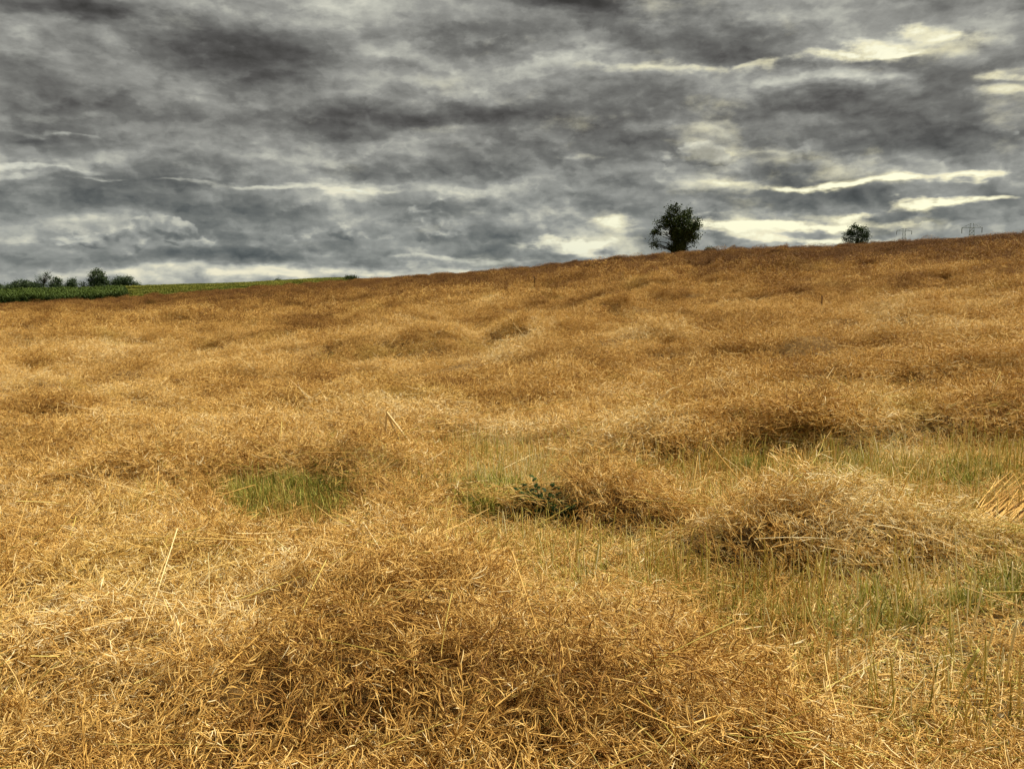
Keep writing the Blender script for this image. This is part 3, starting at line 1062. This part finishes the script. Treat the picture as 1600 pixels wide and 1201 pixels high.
x, y = patch([([(305, 768), (350, 750), (500, 744), (560, 752), (520, 790), (400, 796), (320, 785)], 1.0),
              ([(680, 758), (740, 742), (820, 744), (830, 790), (740, 800), (690, 790)], 0.8),
              ([(1530, 880), (1620, 870), (1700, 900), (1620, 930), (1540, 915)], 0.7),
              ([(1130, 715), (1300, 700), (1600, 712), (1600, 748), (1300, 742), (1150, 750)], 0.30),
              ([(900, 880), (1000, 895), (1060, 920), (1000, 940), (930, 920)], 0.35),
              ([(1290, 940), (1460, 930), (1480, 990), (1330, 1010)], 0.4),
              ([(1060, 900), (1500, 890), (1600, 950), (1300, 1000), (1100, 960)], 0.22)], 42)
scatter('grass', lib('grass_tufts', [grass_tuft(600 + i) for i in range(6)]), 6, np.stack([x, y, surf(x, y)], 1), eulers(np.tile([0, 0, 1.0], (len(x), 1)), rng.random(len(x)) * 6.28),
        rng.uniform(0.6, 1.15, len(x)), 'fresh green grass growing through gaps in the straw')

# ================================================================== crops on the left
def left_band(u0, u1, r0, r1, dens):
    a0, a1 = uaz(u0), uaz(u1)
    n = int((a1 - a0) / 2 * (r1 ** 2 - r0 ** 2) * dens)
    r = np.sqrt(rng.uniform(r0 ** 2, r1 ** 2, n)); a = rng.uniform(a0, a1, n)
    return r * np.sin(a), r * np.cos(a)


x, y = left_band(-420, 190, 118, 200, 2.2)
e_ = edge_r(x, y)
k = (np.hypot(x, y) > e_ + 1.2) & (np.hypot(x, y) < e_ + 48)
x, y = x[k], y[k]
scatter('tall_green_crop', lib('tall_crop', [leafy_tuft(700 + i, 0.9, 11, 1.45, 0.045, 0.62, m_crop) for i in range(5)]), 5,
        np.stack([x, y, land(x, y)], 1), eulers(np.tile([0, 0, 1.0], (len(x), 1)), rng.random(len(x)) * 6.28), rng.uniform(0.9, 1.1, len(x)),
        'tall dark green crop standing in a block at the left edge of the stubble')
x, y = left_band(-420, 600, 118, 300, 0.30)
e_ = edge_r(x, y)
r_ = np.hypot(x, y)
k = (r_ > e_ + 1.5) & (x < np.tan(caz[5]) * y - 1.0) & ((np.arctan2(x, y) > uaz(188)) | (r_ > e_ + 47))
x, y, r_, e_ = x[k], y[k], r_[k], e_[k]
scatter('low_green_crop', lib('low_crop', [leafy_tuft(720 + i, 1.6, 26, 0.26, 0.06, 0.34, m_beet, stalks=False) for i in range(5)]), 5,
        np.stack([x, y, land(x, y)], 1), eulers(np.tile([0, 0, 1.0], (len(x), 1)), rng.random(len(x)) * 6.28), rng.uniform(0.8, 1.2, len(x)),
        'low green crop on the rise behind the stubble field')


# ================================================================== trees
def at(u, v, r):
    """the point seen at picture place (u, v) at horizontal distance r"""
    q = ray(u, v)
    t = r / math.hypot(q[0], q[1])
    return np.array([q[0] * t, q[1] * t, EYE + q[2] * t])


def tree(name, label, cat, u, r, blobs_, nleaf, lsize, leafm, trunk_r, top_v, seed, bare=0.0, group=None, part='crown', limbs=9):
    g = np.random.default_rng(seed)
    mp = r / F
    base = at(u, 440, r)
    gz = float(land(base[0], base[1]))
    root = bpy.data.objects.new(name, None)
    COL.objects.link(root)
    root.location = (base[0], base[1], gz)
    root['label'], root['category'] = label, cat
    if group: root['group'] = group
    rt = np.array([base[1], -base[0], 0]) / math.hypot(base[0], base[1])      # to the right in the picture
    fw = np.array([base[0], base[1], 0]) / math.hypot(base[0], base[1])
    B = []
    for (bu, bv, rx, ry, dn) in blobs_:
        q = at(bu, bv, r) - np.array([base[0], base[1], gz])
        B.append((q @ rt, q[2], rx * mp, ry * mp, dn))
    vol = np.array([b[2] * b[3] * b[4] for b in B]); vol /= vol.sum()
    top = at(u, top_v, r)[2] - gz
    # wood
    acc = Acc()
    tp = np.array([[[0, 0, -0.3], [0.02, 0, top * 0.15], [0.05, 0.03, top * 0.4], [0.0, 0.05, top * 0.65], [0, 0, top * 0.86]]])
    v, f = tubes(tp, np.array([[1.25, 1, 0.75, 0.42, 0.12]]) * trunk_r, 8)
    acc.add(v, f)
    for i, b in enumerate(B):
        for _ in range(max(2, int(limbs * vol[i] * 3))):
            tgt = rt * (b[0] + g.uniform(-.8, .8) * b[2]) + fw * g.uniform(-.7, .7) * b[2] + np.array([0, 0, b[1] + g.uniform(-.6, .7) * b[3]])
            z0 = min(max(0.12 * top, tgt[2] * g.uniform(0.35, 0.7)), 0.7 * top)
            s0 = np.array([0, 0, z0])
            mid_ = s0 * 0.5 + tgt * 0.5 + np.array([0, 0, 0.1 * np.linalg.norm(tgt - s0)]) + g.normal(0, 0.05, 3) * np.linalg.norm(tgt - s0)
            cc = np.array([[s0, s0 * .72 + mid_ * .28, mid_, mid_ * .4 + tgt * .6, tgt]])
            v, f = tubes(cc, np.array([[0.38, 0.30, 0.2, 0.11, 0.04]]) * trunk_r * g.uniform(0.6, 1.1), 5)
            acc.add(v, f)
            if bare:
                for _ in range(7):
                    j = g.integers(1, 5)
                    dd = unit(unit(tgt - s0) + g.normal(0, 0.6, 3) + np.array([0, 0, 0.3]))
                    L = np.linalg.norm(tgt - s0) * g.uniform(0.2, 0.5)
                    cc2 = np.array([[cc[0, j], cc[0, j] + dd * L * .5 + g.normal(0, .05, 3), cc[0, j] + dd * L]])
                    v, f = tubes(cc2, np.array([[0.14, 0.09, 0.03]]) * trunk_r, 3)
                    acc.add(v, f)
    link('trunk', acc.mesh('trunk', m_bark), root)
    # leaves: sprays clustered at twig ends
    ncl = max(12, nleaf // 26)
    which = g.choice(len(B), ncl, p=vol)
    c = []
    for w_ in which:
        b = B[w_]
        while True:
            q = g.uniform(-1, 1, 3)
            d_ = np.linalg.norm(q)
            if d_ < 1 and g.random() < 0.35 + 0.65 * d_: break
        c.append(rt * (b[0] + q[0] * b[2]) + fw * (q[1] * max(b[2], b[3])) * .9 + np.array([0, 0, b[1] + q[2] * b[3]]))
    c = np.array(c)
    c[:, 2] = np.maximum(c[:, 2], 0.15)
    per = nleaf // ncl
    ctone = g.normal(0.5, 0.16, ncl)
    cs = g.uniform(0.6, 1.3, ncl) * lsize * 1.5
    li = np.repeat(np.arange(ncl), per)
    p = c[li] + g.normal(0, 1, (len(li), 3)) * cs[li][:, None] * np.array([1, 1, 0.7])
    p[:, 2] = np.maximum(p[:, 2], 0.05)
    dd = unit(g.normal(size=p.shape)); sd = perp(dd, g)
    L = lsize * g.uniform(0.6, 1.3, len(p))
    cen = np.stack([p - dd * L[:, None] * .5, p, p + dd * L[:, None] * .5], 1)
    v, f = ribbons(cen, np.array([0.12, 1.0, 0.1])[None, :] * (L * 0.36)[:, None], sd)
    acc = Acc()
    acc.add(v, f, tone=ctone[li] + g.normal(0, 0.12, len(p)))
    link(part, acc.mesh(part, leafm, False), root)
    return root


tree('lone_tree', 'largest tree in view, dark and ivy thick, standing alone on the stubble crest', 'tree', 1058, 150, [
    (1066, 355, 19, 20, 1.5), (1051, 331, 8, 8, 0.8), (1054, 321, 4, 5, 0.7), (1061, 324, 4, 3, .5), (1074, 334, 8, 8, 1.0), (1036, 350, 12, 7, 0.9), (1021, 364, 5, 4, 0.8), (1033, 362, 11, 6, 0.7), (1044, 342, 8, 7, 1.0),
    (1022, 379, 5, 7, 0.8), (1029, 385, 4, 3, 0.4), (1090, 347, 5, 8, 0.6), (1084, 364, 7, 12, 1.1), (1083, 380, 6, 7, 0.9), (1060, 385, 14, 9, 1.8), (1064, 371, 17, 12, 1.6)],
    15000, 0.24, m_tree, 0.42, 320, 11, limbs=14)
tree('round_tree', 'smaller rounded dark tree half sunk behind the crest at right', 'tree', 1338, 240, [
    (1336, 361, 10, 7, 1.1), (1328, 366, 7, 6, 1.0), (1351, 367, 7, 7, 1.0), (1338, 354, 7, 3, 0.9), (1349, 359, 6, 5, .9), (1323, 373, 5, 4, .8), (1342, 375, 14, 8, 0.8), (1338, 385, 16, 10, .8)],
    6500, 0.26, m_tree, 0.40, 354, 12)
tree('crest_bush', 'very low green bush on the crest just right of the lone tree', 'bush', 1110, 138, [(1110, 389.5, 8, 2, 1), (1103, 391, 6, 2, 1)], 500, 0.16, m_tree, 0.05, 387, 13, part='foliage')
FR = 430
tree('field_tree', 'tallest tree of the far left row, narrow with a pointed top', 'tree', 153, FR, [
    (153, 434, 11, 11, 1.1), (153, 425, 6, 5, 0.9), (146, 440, 8, 6, 1.0), (162, 440, 8, 6, 0.9), (168, 441, 4, 5, .7), (155, 446, 12, 5, 0.8)], 5200, 0.50, m_farleaf, 0.45, 423, 21)
tree('thin_tree', 'nearly bare grey tree rising above the bushes at far left', 'tree', 68, FR, [
    (68, 434, 9, 7, 1.0), (72, 429, 6, 4, 0.8), (62, 439, 6, 4, 0.7), (75, 437, 5, 5, 0.6)], 700, 0.34, m_farleaf, 0.42, 429, 22, bare=1.0)
tree('round_bush', 'rounded dense bush at the right end of the far left row', 'bush', 191, FR, [
    (191, 440, 13, 7, 1.2), (198, 437, 9, 5, 1.0), (183, 442, 8, 5, 1.0), (192, 446, 15, 4, 1.0)], 4600, 0.46, m_farleaf, 0.2, 434, 23, part='foliage')
tree('end_bush', 'tiny bush beside the rounded bush, last of the far left row', 'bush', 212, FR, [(212, 445, 6, 3, 1)], 900, 0.4, m_farleaf, 0.1, 442, 24, part='foliage')
tree('upright_bush', 'pointed bush right of the thin grey tree at far left', 'bush', 88, FR, [
    (88, 441, 7, 6, 1.0), (88, 437, 3, 4, 0.7), (86, 447, 10, 5, 1)], 2300, 0.44, m_farleaf, 0.2, 435, 25, part='foliage')
tree('small_bush', 'small round bush midway between thin tree and pointed tree', 'bush', 112, FR, [
    (113, 441, 6, 4, 1.0), (112, 446, 8, 4, 1.0)], 1900, 0.44, m_farleaf, 0.15, 437, 26, part='foliage')
tree('low_bush', 'lowest scrubby bush just left of the tall pointed tree', 'bush', 129, FR, [
    (129, 445, 4, 3, 0.8), (134, 448, 12, 3, 0.9), (100, 449, 12, 3, .7)], 1300, 0.42, m_farleaf, 0.12, 443, 27, part='foliage')
tree('wide_bush', 'wide dark thicket left of the thin grey tree', 'bush', 36, FR, [
    (36, 444, 14, 5, 1.1), (28, 446, 14, 4, 1.0), (48, 446, 12, 5, 1.0), (58, 448, 10, 4, 1), (15, 449, 12, 3, .9)], 5200, 0.46, m_farleaf, 0.2, 439, 28, part='foliage')
tree('edge_bush', 'low spreading bush at the left edge of the picture', 'bush', 2, FR, [
    (4, 450, 12, 3, 1.0), (-14, 448, 14, 4, 1.0), (-40, 447, 18, 5, 1.0)], 2600, 0.46, m_farleaf, 0.15, 446, 29, part='foliage')
tree('hedge_bush', 'short dark scrap of hedge where green crop meets the stubble skyline', 'hedge', 548, 185, [
    (545, 434, 5, 2.5, 1.0), (553, 433.5, 5, 2.5, 1.0), (548, 436, 9, 2, 1.0)], 1300, 0.20, m_tree, 0.06, 433, 30, part='foliage')
tree('distant_bush', 'speck of a bush on the green crop skyline', 'bush', 435, 275, [(435, 438.5, 4, 1.8, 1.0)], 500, 0.26, m_farleaf, 0.06, 437, 31, part='foliage')


# ================================================================== pylons
def bar(a, b, r0, r1=None):
    c = np.array([[a, (np.array(a) + np.array(b)) / 2, b]], float)
    return tubes(c, np.array([[r0, ((r1 or r0) + r0) / 2, r1 or r0]]), 4)


def pylon(u, v_arm, v_apex, half_px, leg_px, v_ins, r, label):
    mp = r / F
    base = at(u, v_arm, r)
    gz = float(land(base[0], base[1]))
    H = base[2] - gz
    root = bpy.data.objects.new('pylon', None)
    COL.objects.link(root)
    root.location = (base[0], base[1], gz)
    root.rotation_euler = (0, 0, -math.atan2(base[0], base[1]))
    root['label'], root['category'], root['group'] = label, 'pylon', 'pylons behind the crest'
    hw, lw, ap, ins = half_px * mp, leg_px * mp / 2, (v_arm - v_apex) * mp, (v_ins - v_arm) * mp
    t = 0.09
    acc = Acc()
    lev = [0, 0.22, 0.42, 0.6, 0.75, 0.88, 1.0]
    wd = [lw * (1 + 1.4 * (1 - q) ** 1.2) for q in lev]
    for sx in (-1, 1):
        for sy in (-1, 1):
            for k in range(6):
                acc.add(*bar((sx * wd[k], sy * wd[k], lev[k] * H), (sx * wd[k + 1], sy * wd[k + 1], lev[k + 1] * H), t))
            acc.add(*bar((sx * wd[6], sy * wd[6], H), (sx * lw * .5, sy * lw * .5, H + ap), t))
    for k in range(6):
        for sgn in (-1, 1):
            for ax in (0, 1):
                def pnt(s, o, k_):
                    return (s * wd[k_], o * wd[k_], lev[k_] * H) if ax == 0 else (o * wd[k_], s * wd[k_], lev[k_] * H)
                acc.add(*bar(pnt(-1, sgn, k), pnt(1, sgn, k + 1), t * .6))
                acc.add(*bar(pnt(1, sgn, k), pnt(-1, sgn, k + 1), t * .6))
                acc.add(*bar(pnt(-1, sgn, k + 1), pnt(1, sgn, k + 1), t * .6))
    link('tower', acc.mesh('tower', m_steel, False), root)
    acc = Acc()
    for sy in (-1, 1):
        acc.add(*bar((-hw, 0, H), (0, sy * lw, H), t)); acc.add(*bar((hw, 0, H), (0, sy * lw, H), t))
        for s in (-1, 1):
            acc.add(*bar((s * hw, 0, H + .05), (s * lw * .5, sy * lw * .5, H + ap), t * .8))
            for q in (0.35, 0.65):
                acc.add(*bar((s * hw * q, sy * lw * (1 - q), H), (s * hw * (q - .12), 0, H + ap * (1 - q + .1)), t * .5))
    link('cross_arm', acc.mesh('cross_arm', m_steel, False), root)
    for s in (-1, 1):
        zz_ = np.linspace(0, 1, 15)
        c = np.array([[[s * hw, 0, H - q * ins] for q in zz_]])
        v, f = tubes(c, np.where(np.arange(15) % 2, 0.20, 0.12)[None, :] * 1.0, 8)
        link('insulator', mesh_np('insulator', v, f, m_glass), root)
    return root


pylon(1412.8, 361, 357, 9.8, 3.6, 366, 620, 'farther and smaller lattice pylon, nearer the round tree')
pylon(1518.8, 355.6, 349.8, 12.3, 5.0, 363, 500, 'larger lattice pylon at far right with its arms above the crest')


# ================================================================== single plants and stalks one can pick out
def ground_pt(u, v):
    x, y = hit(u, v, 0.02)
    return np.array([x, y, float(land(x, y))])


def mat_pt(u, v):
    q = ray(u, v)
    t = 2.5
    for _ in range(400):
        p = q * t + np.array([0, 0, EYE])
        g = surf1(p[0], p[1]) + 0.02
        if p[2] < g: break
        t += max((p[2] - g) * 0.6, 0.01)
    return p


def raise_pt(b, u, v):
    """the point over the picture place (u, v) in the upright plane through b that faces the camera"""
    q = ray(u, v)
    t = b[1] / q[1]
    return np.array([q[0] * t, b[1], EYE + q[2] * t])


def stalk_obj(name, label, cat, lines, rad, tone, green=0.0, mat=None, group=None, sides=6):
    """one thing made of one mesh: lines is a list of point lists in world space"""
    o0 = np.array(lines[0][0])
    acc = Acc()
    for i, ln_ in enumerate(lines):
        ln_ = np.array(ln_) - o0
        n = 9
        t = np.linspace(0, len(ln_) - 1, n)
        c = np.stack([np.interp(t, np.arange(len(ln_)), ln_[:, k]) for k in range(3)], 1)
        c[1:-1] = (c[:-2] + 2 * c[1:-1] + c[2:]) / 4
        rr_ = rad if np.isscalar(rad) else rad[i]
        v, f = tubes(c[None], (np.linspace(1.1, 0.65, n) * rr_)[None], sides)
        acc.add(v, f, tone=tone + (float(rng.normal(0, 0.2)) if len(lines) > 60 else 0.0), green=green)
        end = np.arange(sides)
        acc.f.setdefault(sides, []).append((end + acc.n - sides)[None, :])
    o = link(name, acc.mesh(name, mat or m_straw), label=label, category=cat)
    o.location = o0
    if group: o['group'] = group
    return o


def up(b, pts): return [b] + [raise_pt(b, u, v) for u, v in pts]


b = mat_pt(601, 700)
b2 = raise_pt(b, 604, 644)
stalk_obj('bent_stalk', 'pale stalk snapped into a tall narrow peak above the middle of the mat', 'stalk',
          [[b, b2], [b2, raise_pt(b, 632, 680), mat_pt(660, 716)], [b2, raise_pt(b, 618, 675), mat_pt(630, 706)]], [0.013, 0.012, 0.010], 1.0)
b = mat_pt(540, 880); b2 = raise_pt(b, 567, 816)
stalk_obj('bent_stalk', 'golden stalk folded into an open inverted V in the near mat', 'stalk',
          [[b, b2], [b2, raise_pt(b, 596, 862), mat_pt(627, 908)]], 0.0055, 1.0)
b = mat_pt(430, 655)
stalk_obj('curved_stalk', 'thin pale stalk arching left at the middle left', 'stalk', [[b, raise_pt(b, 422, 636), raise_pt(b, 404, 620)]], 0.0045, 0.8)
b = mat_pt(690, 800)
stalk_obj('branched_stalk', 'whitish crooked branching stalk right of the green grass patch', 'stalk',
          [[mat_pt(572, 768), mat_pt(573, 750), mat_pt(566, 742), mat_pt(553, 726)], [mat_pt(572, 764), mat_pt(560, 766), mat_pt(541, 774)], [mat_pt(573, 768), mat_pt(570, 785)]], [0.006, 0.005, 0.004], 0.95, 0.25)
stalk_obj('curved_stalk', 'whitish stalk curving down through thin straw at the centre', 'stalk',
          [[mat_pt(640, 738), mat_pt(652, 745), mat_pt(660, 752), mat_pt(664, 770), mat_pt(673, 800)]], 0.0055, 0.95, 0.1)
stalk_obj('long_stalk', 'bright green long stalk lying at the edge of the near mat', 'stalk',
          [[mat_pt(845, 840), mat_pt(870, 858), mat_pt(912, 890)]], 0.0042, 0.9, 1.0)
stalk_obj('long_stalk', 'dry long stalk lying flat across the stubble at right', 'stalk',
          [[mat_pt(1345, 950), mat_pt(1385, 925), mat_pt(1450, 905)]], 0.0042, 0.85, 0.2)
stalk_obj('long_stalk', 'long arching straw in the mat right of centre', 'stalk',
          [[mat_pt(1440, 810), raise_pt(mat_pt(1450, 812), 1460, 800), mat_pt(1500, 800)]], 0.0045, 0.85, 0.0)
g_ = np.random.default_rng(5)
ln = []
for _ in range(14):
    a = (rng.uniform(262, 300), rng.uniform(645, 668)); c = (a[0] + rng.uniform(20, 48), a[1] + rng.uniform(-12, 12))
    p0, p1 = mat_pt(*a), mat_pt(*c)
    ln.append([p0, (p0 + p1) / 2 + np.array([0, 0, rng.uniform(0.02, 0.12)]), p1 + np.array([0, 0, rng.uniform(0, 0.06)])])
stalk_obj('stalk_bundle', 'loose bundle of pale combed stalks lying on the mat at middle left', 'straw bundle', ln, 0.0060, 0.86)
ln = []
for _ in range(170):
    s_ = rng.uniform(0, 1)
    a = (1470 + s_ * 90 + rng.normal(0, 10), 862 - s_ * 12 + rng.normal(0, 9)); c = (a[0] + rng.uniform(90, 150), a[1] - rng.uniform(55, 105))
    p0 = mat_pt(*a); p1 = mat_pt(*c)
    lift = rng.uniform(0.0, 0.13)
    p1 = p1 + np.array([rng.normal(0, .10), rng.normal(0, .10), 0])
    ln.append([p0 + np.array([0, 0, -0.03]), (p0 + p1) / 2 + np.array([rng.normal(0, 0.02), 0, lift]), p1 + np.array([0, 0, lift * 0.7])])
stalk_obj('stalk_bundle', 'thick orange brown sheaf of parallel stalks sweeping up at the right edge', 'straw bundle', ln, [0.0018 + 0.0028 * rng.random() for _ in ln], 0.34, sides=4)

# dead dock weeds sticking out of the far mat
for (u, v0, v1, lean, lab) in [(835, 452, 432, 0, 'dark dead dock stem standing in the upper middle of the field'), (1283, 482, 463, 2, 'dark dead dock stem below the small round tree'),
                               (660, 418 + 42, 447, 2, 'tiny dark weed stem in the upper left of the hill')]:
    b = mat_pt(u, v0)
    tp = raise_pt(b, u + lean, v1)
    m_ = b[1] / F
    lines = [[b, (b + tp) / 2 + np.array([m_ * .6, 0, 0]), tp]]
    for q in (0.45, 0.6, 0.75, 0.88):
        c = b * (1 - q) + tp * q
        lines.append([c, c + np.array([m_ * rng.uniform(-2.6, 2.6), rng.normal(0, .05), m_ * rng.uniform(1.5, 3.5)])])
    stalk_obj('dock_stem', lab, 'weed', lines, 0.022 * b[1] / 45, 0.4, mat=m_dock, group='dead weeds in the field')

# the dark weed in the hollow under the middle mound
def weed(u, v, w, h, k, label, seed, ls=0.05):
    g = np.random.default_rng(seed)
    b = np.array(hit(u, v, 0.16)); b = np.array([b[0], b[1], float(land(b[0], b[1]))])
    root = bpy.data.objects.new('weed_plant', None); COL.objects.link(root)
    root.location = b; root['label'] = label; root['category'] = 'weed'
    ns = 16
    p = np.stack([g.normal(0, w * .3, ns), g.normal(0, w * .2, ns), np.zeros(ns)], 1)
    dd = unit(np.stack([g.normal(0, .5, ns), g.normal(0, .5, ns), np.ones(ns)], 1))
    cv = bend(p, dd, g.uniform(.6, 1.1, ns) * h, 6, g.normal(0, .4, ns), perp(dd, g))
    v_, f_ = tubes(cv, np.linspace(1, .5, 6)[None] * np.full((ns, 1), .0022), 4)
    acc = Acc(); acc.add(v_, f_, tone=0.6)
    link('stem', acc.mesh('stem', m_weed), root)
    si, sj = g.integers(0, ns, k), g.integers(1, 6, k)
    q = cv[si, sj] + g.normal(0, 0.012, (k, 3))
    ya = g.random(k) * 6.28
    dd = unit(np.stack([np.cos(ya), np.sin(ya), g.uniform(-.1, .9, k)], 1))
    dn = unit(np.stack([np.cos(ya), np.sin(ya), np.full(k, -1.5)], 1))
    L = ls * g.uniform(.6, 1.3, k)
    cl = bend(q, dd, L, 5, g.uniform(.2, 1.1, k), dn)
    sd = np.stack([-np.sin(ya), np.cos(ya), g.normal(0, .2, k)], 1)
    v_, f_ = ribbons(cl, np.array([.15, .8, 1, .65, .05])[None] * (L * .28)[:, None], sd)
    acc = Acc(); acc.add(v_, f_, tone=g.normal(.5, .2, k))
    fo = link('foliage', acc.mesh('foliage', m_weed), root)
    fo['kind'] = 'stuff'


weed(868, 788, 0.26, 0.36, 380, 'dark leafy weed in the hollow under the central straw mound', 50)
weed(838, 780, 0.16, 0.30, 150, 'smaller green weed left of the dark leafy weed', 51, 0.045)
weed(1160, 846, 0.14, 0.12, 90, 'low dark weed below the right hand straw mound', 52, 0.04)

# cut stalks standing singly in the near stubble: foot (u, v), top (u, v), radius mm, tone, green
ST = [(1231, 998, 1232, 922, 4, .5, .5, 'brownish upright stub, tallest left of the paired stubs'), (1257, 1021, 1259, 936, 5, .8, .3, 'pale thick upright stub at the left side of the bare strip'),
      (1291, 1062, 1294, 1018, 6, .8, .1, 'short thick tan stub at the front of the bare strip'), (1316, 1068, 1328, 1015, 6, .78, .1, 'short thick stub leaning right beside a straight one'),
      (1396, 1021, 1401, 992, 5, .88, 0, 'shortest bright stub standing alone before the green grass'), (1386, 1059, 1386, 1027, 4, .6, .3, 'short dull stub just below the shortest bright stub'),
      (1511, 1018, 1526, 913, 5, .92, .1, 'whitish tall stub leaning right near the right edge'), (1497, 1076, 1532, 1015, 7, .55, 1.0, 'thick olive green stub slanting right at the lower right'),
      (1570, 1071, 1581, 963, 6, .8, .3, 'tall thick straw coloured stub nearest the right edge'), (1234, 1050, 1244, 1019, 5, .7, 1.0, 'short lime green stub between two tan ones'),
      (1336, 922, 1339, 884, 4, .7, .9, 'greenish stub under the middle of the right hand mound'), (1325, 931, 1316, 890, 3.5, .8, .4, 'stub leaning left beside the greenish one under the right mound'), (1491, 954, 1491, 890, 3.5, .6, .7, 'thin olive stub left of the white slender stub'), (1552, 980, 1552, 914, 3.5, .8, .6, 'pale olive stub just right of the whitish tall leaning stub'),
      (1523, 887, 1517, 857, 4.5, .95, .1, 'white slender stub above the green tuft at right'), (1317, 1000, 1317, 930, 3, .5, .4, 'thin brown stub behind the two thick short stubs'), (1200, 990, 1197, 935, 3.5, .4, .3, 'darkest brown stub at the left end of the near bare strip'),
      (1456, 1082, 1456, 1041, 4, .7, .3, 'thin tan stub left of the thick olive slanting stub'), (1478, 1090, 1482, 1060, 4, .6, .4, 'shortest thin stub at the foot of the thick olive slanting stub'), (1205, 925, 1204, 855, 4, .7, .6, 'tall olive stub at the left of the near strip behind the darkest stub'), (1170, 930, 1166, 880, 3.5, .7, .7, 'leftmost olive stub of the near bare strip'),
      (742, 833, 742, 805, 4, .95, .1, 'whitish stub in the thin strip above the near mat'), (928, 862, 928, 802, 4, .7, .9, 'yellow green stub in the middle of the upper bare strip'), (950, 868, 963, 792, 4, .55, .8, 'tallest olive stub leaning right beside the yellow green stub'),
      (896, 864, 899, 830, 4, .95, .2, 'pale grey stub left of the yellow green one'), (1000, 870, 1003, 822, 3.5, .6, .6, 'thin upright olive stub right of the tallest leaning one'), (1050, 880, 1044, 830, 3, .6, .4, 'short brownish stub leaning left, rightmost of the middle strip'), (1022, 864, 1024, 812, 3.5, .5, .8, 'tall green stub in the middle strip, hardly leaning'),
      (975, 886, 972, 836, 3.5, .6, .7, 'thin olive stub standing in front of the tallest leaning one'), (1102, 905, 1110, 846, 3.5, .6, .6, 'stub leaning right between the middle strip and the right hand mound'), (1585, 940, 1588, 880, 4, .9, .4, 'right one of two pale stubs near the right edge'), (1570, 935, 1566, 878, 4, .85, .6, 'left one of two pale stubs near the right edge'), (1595, 1010, 1590, 930, 4, .85, .3, 'longest pale stub against the right edge of the picture'),
      (1420, 940, 1424, 880, 3, .7, .6, None), (1460, 930, 1462, 870, 3, .7, .5, None), (1378, 945, 1374, 886, 3, .6, .6, None), (1280, 940, 1278, 880, 3.5, .6, .6, None), (1259, 950, 1256, 892, 3.5, .5, .6, None),
      (1534, 1060, 1540, 1000, 4, .7, .3, 'tan stub leaning right beside the thick olive slanting stub'), (1556, 1110, 1560, 1050, 5, .8, .2, 'thick pale stub lowest at the right of the picture'), (1010, 757, 1010, 722, 5, .7, .9, 'green stalk left of three in the strip behind the central mound'), (1060, 760, 1062, 712, 5, .7, .9, 'tallest green stalk behind the right end of the central mound'), (1210, 750, 1210, 700, 5, .7, .8, 'green stalk farthest right of three in the strip behind the mounds'),
      (712, 708, 712, 650, 4, .4, .4, 'darker left stalk of a pair right of the snapped pale stalk'), (722, 704, 722, 655, 4, .5, .5, 'lighter right stalk of a pair right of the snapped pale stalk'), (850, 690, 853, 655, 4, .6, .6, 'short stalk standing alone above the central mound')]
for (u0, v0, u1, v1, mm, tn, gr_, lab) in ST:
    b = ground_pt(u0, v0)
    q = raise_pt(b, u1, v1)
    q[1] += rng.normal(0, 0.03)
    midp = (b + q) / 2 + rng.normal(0, 0.006, 3)
    stalk_obj('stub', lab or 'thin upright stub just below the lower edge of the right hand mound', 'stubble stalk', [[b - np.array([0, 0, .01]), midp, q]], mm * 0.001 * 1.15, tn, gr_, group='cut stems standing singly in the bare strips')
